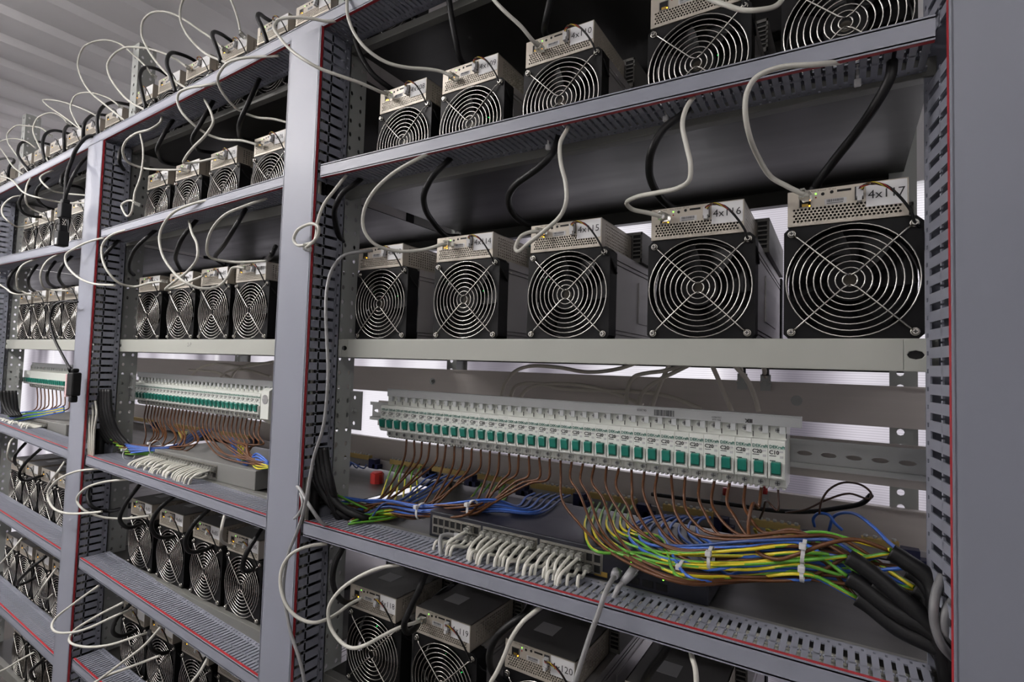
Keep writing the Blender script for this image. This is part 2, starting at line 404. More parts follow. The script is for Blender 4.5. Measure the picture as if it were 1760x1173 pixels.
# ------------------------------------------------------------------ rack: uprights, shelves
def upright(name, label, x, y, z0, z1, flip=1, group='front uprights'):
    t = thing(name, label, 'rack upright', (x, y, z0), group)
    n = int((z1-z0)/.0250); p = (z1-z0)/n
    mb = MB(); M1 = lambda a, b, d: (d*flip, b, a)                  # web that faces the bay
    M2 = lambda a, b, d: (-b*flip, d, a)                            # flange that faces the aisle
    for i in range(n):
        mb.holed(i*p, (i+1)*p, 0, .02, .0032, .0015, M1, hx=.0042); mb.holed(i*p, (i+1)*p, .02, .042, .0032, .0015, M1, hx=.0042)
        mb.holed(i*p, (i+1)*p, 0, .034, .0042, .0015, M2, hx=.0042)
    mb.build('perforated_angle', 'rack_paint', t)
    return t
DXU = {'P1': (-.748, 1), 'P2': (-1.585, 1), 'P3': (-2.455, 1)}
upright('rack_upright', 'perforated steel upright behind the duct post left of the right bay', -.752, -.012, FLOOR_Z, .82)
upright('rack_upright', 'perforated steel upright behind the duct post left of the centre bay', -1.600, -.004, FLOOR_Z, .835)
upright('rack_upright', 'perforated steel upright behind the duct post left of the left bay', -2.456, .0, FLOOR_Z, .84)
for x, lab in ((.056, 'rear steel upright behind the right end of the breaker rail'), (-.77, 'rear steel upright behind the left end of the breaker rail'), (-1.62, 'rear steel upright at the left end of the centre bay')):
    t = thing('rear_upright', lab, 'rack upright', (x, .318, FLOOR_Z), 'rear uprights')
    mb = MB(); n = 98; p = 2.1/n
    M1 = lambda a, b, d: (b, d, a)
    for i in range(n): mb.holed(i*p, (i+1)*p, 0, .026, .0048, .0015, M1)
    mb.box(.026, .0275, 0, .03, 0, 2.1).box(.0275, .036, .0285, .03, 0, 2.1)
    mb.build('perforated_angle', 'rack_paint', t)

def shelf(name, label, x0, x1, z, beam_m='painted_steel', y0=-.011, y1=.335, hgt=.03, slot=False, group='rack shelves'):
    t = thing(name, label, 'shelf', ((x0+x1)/2, y0, z), group); w_ = (x1-x0)/2
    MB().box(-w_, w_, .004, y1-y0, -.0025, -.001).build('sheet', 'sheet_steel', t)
    b = MB()
    if slot:
        bx = .028
        for s in (-1, 1):
            a, c = sorted((s*(w_-.008), s*(w_-.026))); M = lambda p, q, d: (p, d, q)
            b.holed(a, c, -hgt, 0, .0042, .0018, M, hx=.0068); b.box(*sorted((s*w_, s*(w_-.008))), 0, .0018, -hgt, 0)
        b.box(-w_+.026, w_-.026, 0, .0018, -hgt, 0)
    else: b.box(-w_, w_, 0, .0018, -hgt, 0)
    b.box(-w_, w_, .0, .016, -.001, 0.0006); b.box(-w_, w_, 0, .014, -hgt-.0006, -hgt+.001)
    b.build('front_beam', beam_m, t, bevel=.0009)
    MB().box(-w_, w_, y1-y0-.002, y1-y0, -.03, 0).box(-w_, w_, y1-y0-.016, y1-y0-.002, -.03, -.0285).build('rear_lip', 'sheet_steel', t)
    if slot: MB().box(-w_+.01, w_-.01, .006, .0085, -hgt+.004, -.003).build('beam_filler', 'dark_steel', t)
    return t
B1, B2, B3, B4 = (-.748, .074), (-1.598, -.78), (-2.456, -1.63), (-3.31, -2.49)
Z = {'Z': .54, 'A': .3045, 'B': .0362, 'S': -.263, 'C1': -.5305, 'C2': -.513, 'D': -.76}
NB = {1: 'right', 2: 'centre', 3: 'left', 4: 'far left'}
BX = {1: B1, 2: B2, 3: B3, 4: B4}
ZZ = {1: .562, 2: .541, 3: .521, 4: .505}
for k in (1, 2, 3, 4): shelf('rack_shelf', f'steel top shelf of the {NB[k]} bay under the topmost machines', *BX[k], ZZ[k], 'lip_steel', hgt=.012)
shelf('rack_shelf', 'steel upper shelf of the far left bay beyond the edge post', *B4, .296, hgt=.018); shelf('rack_shelf', 'middle shelf of the far left bay beyond the edge post', *B4, Z['B'])
for k in (1, 2, 3):
    shelf('rack_shelf', f'steel upper shelf of the {NB[k]} bay above a slotted duct', *BX[k], Z['A']-(0 if k == 1 else .003*k), 'lip_steel', hgt=.018)
    t = shelf('rack_shelf', f'middle shelf with pale front beam above the breakers, {NB[k]} bay', *BX[k], Z['B'], slot=True)
    if k == 2: p = at(322, 596, -.0114); link('pencil_mark', text_mesh('2-P', .013, 'switch_grey'), t, (p.x-sum(B2)/2, -.0006, p.z-Z['B']))
    shelf('rack_shelf', f'steel shelf below the breakers carrying wiring, {NB[k]} bay', *BX[k], Z['S']+(.012 if k == 3 else 0), 'lip_steel', y1=.36)
    shelf('rack_shelf', f'steel shelf under the lower row of machines, {NB[k]} bay', *BX[k], Z['C1'] if k == 1 else Z['C2'], 'lip_steel')
for k in (2, 3): shelf('rack_shelf', f'steel shelf under the bottom row of machines, {NB[k]} bay', *BX[k], Z['D'], 'lip_steel')
shelf('rack_shelf', 'lowest steel shelf of the left bay near the floor', *B3, -1.0, 'lip_steel')

# ------------------------------------------------------------------ mining machines (origin: middle of the fan front's foot)
BL_, BR_, BZ0, BZ1 = -.0565, .048, .1205, .158                       # the control box above the fan
def rounded_sq(t, h, rc):
    c, s = math.cos(t), math.sin(t); k = h/max(abs(c), abs(s)); x, z = c*k, s*k; q = h-rc
    if abs(x) > q and abs(z) > q:
        cx, cz = math.copysign(q, x), math.copysign(q, z); d = Vector((x-cx, z-cz))
        if d.length > rc: d = d.normalized()*rc
        x, z = cx+d.x, cz+d.y
    return x, z
def fan_frame_mesh():
    mb = MB(); N = 64; k = 0
    rings = [(None, .0), (.0578, 0.), (.0578, .02), (None, .025)]
    for R, y in rings:
        for i in range(N):
            t = 2*math.pi*(i+.5)/N
            x, z = rounded_sq(t, .06, .005) if R is None else (R*math.cos(t), R*math.sin(t))
            mb.v.append((x, y, .06+z))
    for a, b in ((0, 1), (1, 2), (2, 3), (3, 0)):
        for i in range(N): mb.face([a*N+i, a*N+(i+1) % N, b*N+(i+1) % N, b*N+i], 0, a == 1)
    for sx in (-1, 1):                                               # ribs in the corners behind the flange
        for sz in (0, 1): mb.box(*sorted((sx*.046, sx*.058)), .0245, .0285, .002+sz*.102, .014+sz*.102)
    return mb.mesh('fan_frame', ['fan_plastic'])
def rotor_mesh():
    mb = MB(); mb.cyl((0, .004, .06), (0, .02, .06), .0205, .0215, 24, 0); mb.cyl((0, .0034, .06), (0, .0042, .06), .006, .006, 16, 1)
    for b in range(7):
        a0 = 2*math.pi*b/7; k = len(mb.v); S = 5
        for i in range(S):
            r = .02+.035*i/(S-1); sw = .22*i/(S-1)
            for da, y in ((-.30, .006), (.34, .019), (.34, .0202), (-.30, .0072)):
                t = a0+sw+da; mb.v.append((r*math.cos(t), y, .06+r*math.sin(t)))
        for i in range(S-1):
            for j in range(4): mb.face([k+4*i+j, k+4*i+(j+1) % 4, k+4*i+4+(j+1) % 4, k+4*i+4+j], 0, False)
        mb.face([k+4*(S-1)+j for j in range(4)])
    for i in range(4):                                               # struts behind the blades
        t = math.pi/4+i*math.pi/2; c = (.021*math.cos(t), .0225, .06+.021*math.sin(t)); e = (.057*math.cos(t), .0225, .06+.057*math.sin(t))
        mb.cyl(c, e, .002, .002, 5, 0)
    mb.cyl((0, .0262, .06), (0, .0285, .06), .0575, .0575, 24, 2)  # black disc added for shade inside the fan, hides the bright hull end
    return mb.mesh('fan_rotor', ['rotor_plastic', 'hub_label', 'black'])
def guard_mesh():
    mb = MB()
    for k in range(1, 10): mb.ring((0, -.0032, .06), .00638*k, .00085, 44 if k > 3 else 24, 4)
    for sx in (-1, 1):
        for sz in (-1, 1):
            mb.tube([(sx*.0005, -.0046, .06+sz*.0048), (sx*.006, -.0047, .06+sz*.0078), (sx*.03, -.0046, .06+sz*.031), (sx*.046, -.004, .06+sz*.0468), (sx*.0505, -.0015, .06+sz*.0505)], .0010, 5)
            mb.ring((sx*.0525, -.001, .06+sz*.0525), .0034, .0009, 14, 4)
    return mb.mesh('fan_guard', ['chrome'])
def screw_mesh():
    mb = MB(); mb.cyl((0, -.0034, 0), (0, 0, 0), .0026, .0031, 10); mb.box(-.0018, .0018, -.0036, -.0033, -.0004, .0004, 1); mb.box(-.0004, .0004, -.0036, -.0033, -.0018, .0018, 1)
    return mb.mesh('screw', ['chrome', 'ink'])
def hull_mesh():
    mb = MB(); prof = []
    xs = .0575                                                        # ribbed extrusion; ribs near its top and foot
    z = .003; zs = [z]
    for a, b in ((.003, .0), (.0075, 0), (.0075, .0024), (.0095, .0024), (.0095, 0), (.0125, 0), (.0125, .0024), (.0145, .0024), (.0145, 0), (.1, 0), (.1, .0024), (.102, .0024), (.102, 0), (.106, 0), (.106, .0024), (.108, .0024), (.108, 0), (.119, 0)): prof.append((xs-b, a))
    poly = prof + [(-x, z) for x, z in reversed(prof)]
    n = len(poly); k = 0
    for y in (.030, .335): mb.v += [(x, y, z) for x, z in poly]
    for i in range(n): mb.face([i, (i+1) % n, n+(i+1) % n, n+i])
    mb.face(list(range(n))[::-1]); mb.face([n+i for i in range(n)])
    mb.box(xs-.001, xs+.0012, .12, .25, .03, .09)                     # maker's plate on the flank
    return mb.mesh('heat_sink_hull', ['aluminium'])
def box_meshes():
    f = MB(); M = lambda a, b, d: (a, d-.0015, b)
    p = .00352; n = 27; a0 = BL_+.0045; rh = .00305; zb = BZ0+.0035; rows = 5
    for r in range(rows):
        off = (p/2 if r % 2 else 0); z0 = zb+r*rh
        for i in range(n - (1 if r % 2 else 0)): f.holed(a0+off+i*p, a0+off+(i+1)*p, z0, z0+rh, .0013, .0012, M)
        if off:
            f.box(a0, a0+off, -.0015, -.0003, z0, z0+rh); f.box(a0+n*p-off, a0+n*p, -.0015, -.0003, z0, z0+rh)
    f.box(BL_, a0, -.0015, -.0003, BZ0, BZ1); f.box(a0+n*p, BR_, -.0015, -.0003, BZ0, BZ1)
    f.box(a0, a0+n*p, -.0015, -.0003, BZ0, zb); f.box(a0, a0+n*p, -.0015, -.0003, zb+rows*rh, BZ1)
    front = f.mesh('front_panel', ['box_steel'])
    s = MB(); yb = .112; t = .0012
    s.box(BL_, BR_, -.0003, yb, BZ1-t, BZ1, 1); s.box(BL_, BR_, -.0003, yb, BZ0, BZ0+t); s.box(BL_, BL_+t, -.0003, yb, BZ0, BZ1)
    s.box(BL_, BR_, yb-t, yb, BZ0, BZ1)
    Mr = lambda a, b, d: (BR_-d, a, b)
    for i in range(16):
        for j in range(7): s.holed(.012+i*.0055, .012+(i+1)*.0055, BZ0+.004+j*.0042, BZ0+.004+(j+1)*.0042, .0014, .0012, Mr)
    s.box(BR_-t, BR_, -.0003, .012, BZ0, BZ1); s.box(BR_-t, BR_, .1, yb, BZ0, BZ1); s.box(BR_-t, BR_, .012, .1, BZ0, BZ0+.004); s.box(BR_-t, BR_, .012, .1, BZ0+.0334, BZ1)
    s.box(BL_+.02, BL_+.05, .04, .07, BZ1, BZ1+.0002, 2)              # type plate on the lid
    shell = s.mesh('control_box', ['box_steel', 'box_top', 'grey_sticker'])
    q = MB(); y0, y1, x0, x1, zt = .118, .33, -.05, .062, .1655        # the power block behind it with its slotted face
    q.box(x0, x1, y0+.002, y1, BZ0, zt)
    q.box(x0, x1, y0, y0+.002, zt-.004, zt); q.box(x0, x1, y0, y0+.002, BZ0, BZ0+.006)
    for i in range(9): q.box(x0+i*(x1-x0-.002)/8, x0+i*(x1-x0-.002)/8+.002, y0, y0+.002, BZ0, zt)
    for j in range(5): q.box(x0, x1, y0, y0+.002, BZ0+.010+j*.006, BZ0+.012+j*.006)
    q.box(x0+.003, x1-.003, y0+.0015, y0+.0025, BZ0+.004, zt-.003, 1)
    power = q.mesh('power_block', ['box_top', 'black'])
    return front, shell, power
def port_mesh():
    mb = MB(); x0, z0 = BL_+.0105, BZ0+.0190; w_, h_ = .0118, .0112
    mb.box(x0, x0+w_, -.0022, -.0014, z0, z0+.0008); mb.box(x0, x0+w_, -.0022, -.0014, z0+h_-.0008, z0+h_); mb.box(x0, x0+.0008, -.0022, -.0014, z0, z0+h_); mb.box(x0+w_-.0008, x0+w_, -.0022, -.0014, z0, z0+h_)
    mb.box(x0+.0008, x0+w_-.0008, -.0018, -.0014, z0+.0008, z0+h_-.0008, 1); mb.box(x0+.003, x0+w_-.003, -.002, -.0018, z0+.001, z0+.004, 2)
    return mb.mesh('network_port', ['port_metal', 'black', 'gold'])
def disc(name, x, z, r, m, y=-.0018, n=10):
    return MB().cyl((x, y, z), (x, -.0014, z), r, r, n).mesh(name, [m])
def barcode_mesh():
    mb = MB(); x0, z0 = BL_+.034, BZ0+.0195; mb.box(x0, x0+.0195, -.0017, -.0014, z0, z0+.006); rnd = random.Random(3); x = x0+.002
    while x < x0+.017:
        wd = rnd.choice((.0002, .0004, .0006)); mb.box(x, x+wd, -.0018, -.0016, z0+.0026, z0+.0054, 1); x += wd+rnd.choice((.0003, .0005))
    mb.box(x0+.002, x0+.0165, -.0018, -.0016, z0+.0008, z0+.0018, 2)
    return mb.mesh('barcode_sticker', ['grey_sticker', 'ink', 'switch_grey'])
def connector_mesh():
    mb = MB(); x0 = BL_+.0605; mb.box(x0, x0+.0075, -.0025, -.0014, BZ0+.021, BZ1-.003, 1); mb.box(x0+.0012, x0+.0072, -.0085, -.002, BZ0+.0225, BZ1-.005); mb.box(x0+.002, x0+.006, -.0095, -.002, BZ0+.018, BZ0+.023)
    return mb.mesh('fan_connector', ['grey_sticker', 'ink'])
CX = BL_+.065
fan_path = [(CX, -.0085, BZ1-.008), (CX+.004, -.0125, BZ1-.0055), (CX+.012, -.0135, BZ1-.0055), (CX+.022, -.0125, BZ1-.010), (CX+.031, -.011, BZ1-.020), (CX+.041, -.008, BZ0+.001), (.0525, -.004, .112), (.059, .004, .105), (.061, .012, .095), (.0608, .022, .088)]
def fan_cable_mesh():
    S = spline(fan_path, 5); mb = MB(); mb.tube(S[8:], .0013, 6)
    return mb.mesh('fan_cable', ['black_rubber'])
def fan_wires_mesh():
    S = spline(fan_path, 5)[:20]; mb = MB()
    for j in range(4):
        pts = []
        for i, p in enumerate(S):
            t = i*.55+j*math.pi/2; pts.append(p+Vector((0, math.cos(t), math.sin(t)))*.0011+Vector(((j-1.5)*.0011 if i < 3 else 0, 0, 0)))
        mb.tube(pts, .00055, 4, j)
    return mb.mesh('fan_wires', ['ink', 'insulator_red', 'wire_yellow', 'wire_brown'])
def rear_fan_mesh():
    mb = MB(); mb.box(-.06, .06, .336, .361, .0, .12); mb.cyl((0, .361, .06), (0, .3615, .06), .056, .056, 24, 1)
    return mb.mesh('rear_fan', ['fan_plastic', 'rotor_plastic'])
front_me, shell_me, power_me = box_meshes()
sticker_me = MB().box(BR_-.0345, BR_-.0012, -.0019, -.0014, BZ0+.0125, BZ1-.001).mesh('number_sticker', ['white_sticker'])
PARTS = [('heat_sink_hull', hull_mesh()), ('fan_frame', fan_frame_mesh()), ('fan_rotor', rotor_mesh()), ('fan_guard', guard_mesh()), ('control_box', shell_me), ('power_block', power_me), ('rear_fan', rear_fan_mesh())]
BOXPARTS = [('front_panel', front_me), ('network_port', port_mesh()), ('number_sticker', sticker_me), ('fan_connector', connector_mesh()), ('status_light', disc('status_light', BL_+.0205, BZ0+.0203, .00075, 'led_orange', -.0026))]
SMALL = [('power_light', disc('power_light', BL_+.0262, BZ0+.0325, .00075, 'led_green')), ('alarm_light', disc('alarm_light', BL_+.0262, BZ0+.0285, .0009, 'led_red_off')),
         ('button', disc('button', BL_+.0325, BZ0+.0315, .0017, 'black')), ('button', disc('button', BL_+.0405, BZ0+.0325, .0017, 'black')),
         ('card_slot', MB().box(BL_+.0452, BL_+.0575, -.0018, -.0014, BZ0+.0318, BZ0+.0340).mesh('card_slot', ['black'])), ('barcode_sticker', barcode_mesh())]
tq = MB().box(-.03, .056, .1150, .1165, .161, .163).box(-.03, .056, .1150, .1165, .126, .128)
for i in range(9): tq.box(-.03+i*.0105, -.028+i*.0105, .1150, .1165, .126, .163)
for i in range(5): tq.box(-.03, .056, .1152, .1165, .132+i*.006, .1335+i*.006)
teal_me = tq.mesh('teal_grille', ['teal_plastic']); screw_me = screw_mesh(); cab_me = fan_cable_mesh(); wires_me = fan_wires_mesh()
board_light = disc('board_light', 0, 0, .0006, 'led_board', -.0002)
def machine(label, x, z, y=0, rz=0, number=None, detail=2, row=None):
    t = thing('mining_machine', label, 'computer', (x, y, z), row, rz)
    box = None
    for n_, me in PARTS:
        o = link(n_, me, t)
        if n_ == 'control_box': box = o
    for sx in (-1, 1):
        for sz in (-1, 1): link('screw', screw_me, t, (sx*.0525, -.0012, .06+sz*.0525))
    for n_, me in BOXPARTS: 
        o = link(n_, me, box)
    link('fan_cable', cab_me, t)
    if detail >= 1:
        for n_, me in SMALL: link(n_, me, box)
        link('fan_wires', wires_me, t)
    if number:
        link('number_print', text_mesh(number, .0122, 'ink', 'CENTER'), box, ((BR_-.0178), -.0021, BZ0+.0205))['label'] = 'black printed number '+number
    if number in ('4x113', '4x114'): link('teal_grille', teal_me, t)
    if detail >= 2:
        link('panel_print', text_mesh('ETH      Reset  IP Found    TF card', .0021, 'ink'), box, (BL_+.0145, -.0017, BZ1-.0026))
        for (lx, lz) in random.sample([(-.038, .085), (-.012, .092), (.03, .09), (-.03, .07), (.02, .075)], 2): link('board_light', board_light, t, (lx, .0195, lz))
    return t
xs = {'A': [-.622, -.483, -.33, -.149, .001], 'B': [-.6588, -.4819, -.3129, -.143, .005], 'C': [-.6436, -.4986, -.335, -.165]}
RN = {'A': 'upper', 'B': 'middle', 'C': 'lower'}
num = 108
for row in 'ABC':
    for i, x in enumerate(xs[row]):
        nn = f'4x{num}'; num += 1
        machine(f'mining machine numbered {nn} on the {RN[row]} shelf of the right bay' if not (row == 'A' and i > 2) and nn != '4x121' else
                {'4x111': 'fourth machine from left on the upper shelf of the right bay', '4x112': 'machine cut by the top edge beside the wide right post', '4x121': 'rightmost machine below the dark network switch, cut by the lower edge'}[nn],
                x, {'A': Z['A'], 'B': Z['B'], 'C': Z['C1']}[row]+.0002, number=nn, row='machines of the right bay', rz=random.uniform(-.012, .012))
for i, x in enumerate([-.66]): machine('machine on the top shelf just right of the duct post, cut by the top edge', x, ZZ[1], row='machines of the right bay', detail=1)
bay2 = {'Z': ([-.87, -1.0, -1.143, -1.29, -1.425, -1.56], ZZ[2], 'top'), 'A': ([-.99, -1.157, -1.31, -1.452], Z['A']-.006, 'upper'), 'B': ([-1.0307, -1.168, -1.309, -1.462], Z['B'], 'middle'),
        'C': ([-1.008, -1.143, -1.29, -1.432], Z['C2'], 'lower'), 'D': ([-1.12, -1.16+.0, -1.305, -1.425], Z['D'], 'bottom')}
bay2['D'] = ([-1.02, -1.16, -1.305, -1.437], Z['D'], 'bottom')
numB = {'A': 76, 'B': 81, 'C': 86}
for row, (X, z, nm) in bay2.items():
    for i, x in enumerate(X):
        lab = f'{nth(len(X)-1-i)} machine from the left on the {nm} shelf of the centre bay'
        machine(lab, x, z+.0002, number=(f'4x{numB[row]-i}' if row in numB else None), detail=1, row='machines of the centre bay', rz=random.uniform(-.01, .01))
bay3 = {'Z': ([-1.73, -1.87, -2.0, -2.14, -2.28, -2.41], ZZ[3], 'top'), 'A': ([-1.93, -2.065, -2.195, -2.33], Z['A']-.009, 'upper'), 'B': ([-1.935, -2.015, -2.13, -2.25], Z['B'], 'middle'),
        'C': ([-1.89, -2.02, -2.152, -2.285], Z['C2'], 'lower'), 'D': ([-1.89, -2.02, -2.152, -2.285], Z['D'], 'bottom')}
bay3['E'] = ([-1.89, -2.02, -2.152], -1.0, 'lowest')
for row, (X, z, nm) in bay3.items():
    X = [X[0]+(k*-.128 if row == 'B' else x-X[0]) for k, x in enumerate(X)]
    for i, x in enumerate(X):
        machine(f'{nth(len(X)-1-i)} machine from the left on the {nm} shelf of the left bay', x, z+.0002, detail=0, row='machines of the left bay')
for i, x in enumerate([-2.62, -2.78, -2.95]): machine(f'{nth(2-i)} machine from the left at the far left end of the top shelf', x, ZZ[4]+.0002, detail=0, row='machines of the far left bay')

# ------------------------------------------------------------------ breaker rows
def breaker_meshes(rating):
    w_ = .0088
    b = MB(); b.prism([(0, -.0215), (0, .0215), (.0015, .0228), (.017, .0228), (.017, .041), (.020, .0425), (.066, .0425), (.066, -.0345), (.020, -.0345), (.017, -.033), (.017, -.0228), (.0015, -.0228)], -w_, w_)
    for s in (-1, 1): b.box(*sorted((s*.0058, s*.0083)), -.0035, .001, -.0180, -.0030)                # cheeks of the toggle cradle
    b.box(-.0083, .0083, -.0022, .001, -.0200, -.0175)
    for sz in (1, -1):
        for s in (-1, 0, 1): b.box(s*.006-.0013, s*.006+.0013, .019, .03, *sorted((.0420, .0448) if sz > 0 else (-.0340, -.0366)))   # castellated ends
        b.cyl((0, .0150, sz*.0335 if sz > 0 else -.0285), (0, .0172, sz*.0335 if sz > 0 else -.0285), .0046, .0046, 14, 0)
    body = b.mesh('body', ['breaker_white'])
    t = MB(); t.prism([(-.0085, -.0030), (-.0075, -.0016), (-.001, -.0010), (.001, -.0160), (-.0038, -.0160), (-.0062, -.0140)], -.0047, .0047)
    tog = t.mesh('toggle', ['breaker_green'])
    s = MB(); s.cyl((0, .0140, 0), (0, .0160, 0), .0032, .0032, 12, 0); s.box(-.0024, .0024, .0137, .0141, -.0004, .0004, 1); s.box(-.0004, .0004, .0137, .0141, -.0024, .0024, 1)
    scr = s.mesh('terminal_screw', ['galvanized', 'ink'])
    l = MB(); l.box(-.0078, .0078, -.0003, .0002, .0128, .0130, 0); l.box(.0028, .0070, -.0003, .0002, .0092, .0112, 1); l.box(-.0074, -.0003, -.0003, .0002, .0046, .0054, 2); l.box(-.0070, -.0010, -.0003, .0002, -.0012, -.0002, 2); l.box(.0035, .0070, -.0003, .0002, .0028, .0056, 1); l.box(.0082, .0092, .0166, .0172, .024, .030, 2)
    lines = l.mesh('print_lines', ['print_green', 'grey_sticker', 'ink'])
    return body, tog, scr, lines
bk = breaker_meshes('C20')
brand_me = text_mesh('DEKraft', .0050, 'print_green', bold=.00012)
def breaker(label, x, y, z, rating, detail, group):
    t = thing('circuit_breaker', label, 'circuit breaker', (x, y, z), group)
    link('body', bk[0], t); link('toggle', bk[1], t)
    if detail:
        link('terminal_screw', bk[2], t, (0, 0, .0335)); link('terminal_screw', bk[2], t, (0, 0, -.0285))
        link('print_lines', bk[3], t)
        link('brand_print', brand_me, t, (-.0078, -.0004, .0138)); link('rating_print', text_mesh(rating, .0062, 'ink', bold=.0002), t, (-.0078, -.0004, .0070))
    return t
BKX0, BKP, BKY, BKZ = -.704, .01797, .055, -.1005
for i in range(36):
    breaker('green-toggle C10 breaker at the right end of the right bay row' if i == 35 else f'white C20 breaker with green toggle, {nth(i)} from the left in the right bay',
            BKX0+BKP*(i+.5), BKY, BKZ, 'C10' if i == 35 else 'C20', 1, 'breakers of the right bay')
N2, X2 = 34, -1.663
for i in range(N2):
    breaker(f'white breaker with green toggle, {nth(i)} from the left in the centre bay', X2+.0175*(i+.5), BKY, BKZ, 'C20', 1, 'breakers of the centre bay')
N3, X3 = 22, -2.49
for i in range(N3):
    breaker(f'small white breaker with green toggle, {nth(i)} from the left in the left bay', X3+.0175*(i+.5), BKY, BKZ+.008, 'C20', 0, 'breakers of the left bay')
t = thing('rail_end_clamp', 'white round-faced device right of the breakers in the centre bay', 'rail device', (X2+.0175*N2+.003, BKY, BKZ), None)
MB().prism([(0, -.03), (0, .03), (.02, .042), (.066, .042), (.066, -.042), (.02, -.042)], 0, .028).build('body', 'breaker_white', t); MB().cyl((.015, -.001, .012), (.015, .001, .012), .010, .010, 20).build('dial', 'grey_cable', t)

def comb(label, x0, x1, z0, prints=False):
    t = thing('busbar_strip', label, 'busbar', (x0, .064, z0), 'comb busbars'); L = x1-x0
    MB().box(0, L, 0, .006, 0, .0135).box(0, L, -.0012, .0, .0118, .0135).build('cover', 'strip_grey', t, bevel=.0005)
    n = int(L/.01797); mb = MB()
    for i in range(n): mb.box(i*.01797+.006, i*.01797+.012, .001, .004, -.009, .001)
    mb.build('contact_teeth', 'strip_grey', t)['kind'] = 'stuff'
    if prints:
        mb = MB(); rnd = random.Random(5); x = .487
        while x < .512:
            wd = rnd.choice((.0004, .0008)); mb.box(x, x+wd, -.0004, .0002, .002, .0098); x += wd+rnd.choice((.0005, .0009))
        mb.build('barcode_print', 'ink', t)
        link('date_print', text_mesh('06.2023', .004, 'ink', 'CENTER'), t, (.470, -.0005, .009)).rotation_euler = (0, math.pi, 0)
        link('type_print', text_mesh('IEK', .0058, 'ink', 'CENTER', bold=.0003), t, (.602, -.0005, .006)).rotation_euler = (0, math.pi, 0)
        link('rating_print', text_mesh('PIN 63A\n230/400V', .0030, 'ink', 'CENTER'), t, (.565, -.0005, .0035)).rotation_euler = (0, math.pi, 0)
    return t
comb('light grey busbar strip above the breakers of the right bay', -.699, -.041, BKZ+.0385, True)
comb('light grey busbar strip above the breakers of the centre bay', -1.656, -1.04, BKZ+.0385)
comb('light grey busbar strip above the breakers of the left bay', -2.45, -2.1, BKZ+.0465)
def din(label, x0, x1, z=-.0978):
    t = thing('din_rail', label, 'mounting rail', (x0, .119, z), 'mounting rails'); L = x1-x0; mb = MB(); M = lambda a, b, d: (a, .0065+d, b)
    n = int(L/.0255); p = L/n
    for i in range(n): mb.holed(i*p, (i+1)*p, -.0125, .0125, .0030, .001, M, hx=.0086)
    mb.box(0, L, 0, .0075, .0115, .0125).box(0, L, 0, .0075, -.0125, -.0115).box(0, L, 0, .001, .0125, .0178).box(0, L, 0, .001, -.0178, -.0125)
    mb.build('hat_rail', 'galvanized', t)
    MB().box(0, L, .022, .024, -.031, .019).build('backing_strip', 'brushed_strip', t)
    return t
din('slotted steel mounting rail behind the breakers of the right bay', -.80, .10); din('slotted steel mounting rail behind the breakers of the centre bay', -1.70, -.90); din('slotted steel mounting rail behind the breakers of the left bay', -2.52, -1.75)
def bolt(mb_t, p, r=.0052, name='bolt', ax=(0, -1, 0)):
    p = Vector(p); a = Vector(ax); MB().cyl(p, p+a*.0035, r, r, 6, sm=False).cyl(p+a*.0035, p+a*.007, r*.5, r*.5, 8).cyl(p, p+a*.0008, r*1.5, r*1.5, 14).build(name, 'galvanized', mb_t)
for x, lab in ((-.757, 'right'), (-1.606, 'centre'), (-2.462, 'left')):
    t = thing('rail_bracket', f'bent steel bracket with bolts holding the breaker rail, {lab} bay', 'bracket', (x, -.003, -.088), 'rail brackets'); M = lambda a, b, d: (d, b, a)
    MB().box(0, .0018, -.012, .028, -.034, .034).build('side_plate', 'galvanized', t)
    f = MB(); MF = lambda a, b, d: (b, .026+d, a)
    for i in range(3): f.holed(-.034+i*.02267, -.034+(i+1)*.02267, .0, .038, .0038, .0018, MF)
    f.build('front_plate', 'galvanized', t)
    for bz in (-.02, .02): bolt(t, (.0018, .004, bz), .0048, ax=(1, 0, 0))
    bolt(t, (.02, .026, 0), .0045)
# rear cross strips and the channel with the terminal bars
for z0, z1, lab in ((-.073, -.013, 'upper'), (-.25, -.186, 'lower')):
    t = thing('cross_strip', f'{lab} brushed metal strip across the back behind the breakers', 'metal strip', (-1.1, .312, z0), 'rear cross strips')
    MB().box(-1.6, 1.25, 0, .003, 0, z1-z0).box(-1.6, 1.25, -.010, 0, (z1-z0)-.002, z1-z0).build('strip', 'brushed_strip', t)
    if lab == 'upper':
        for u, v in ((743, 656), (1369, 689)): p = at(u, v, .311); bolt(t, (p.x+1.1, 0, p.z-z0), .0055)
for u, v, lab in ((1276, 655, 'left'), (1316, 657, 'right')):
    p = at(u, v, .305); t = thing('cable_lug', f'{lab} of two crimped lugs bolted to the upper rear strip', 'cable lug', p, 'crimped lugs')
    MB().box(-.0075, .0075, -.002, .0, -.014, .012).build('tongue', 'galvanized', t); MB().cyl((0, -.001, .010), (0, -.001, .026), .0055, .005, 10).build('barrel', 'dark_steel', t); bolt(t, (0, -.002, -.002), .0058)
for u, v, lab in ((1247, 860, 'left'), (1314, 858, 'right')):
    p = at(u, v, .29); t = thing('cable_lug', f'{lab} of two red-sleeved lugs below the breakers', 'cable lug', p, 'red lugs')
    MB().box(-.006, .006, -.002, .0, -.014, .010).build('tongue', 'galvanized', t); MB().cyl((0, -.001, .008), (0, -.001, .020), .0048, .0044, 10).build('sleeve', 'insulator_red', t); bolt(t, (0, -.002, -.004), .0055)
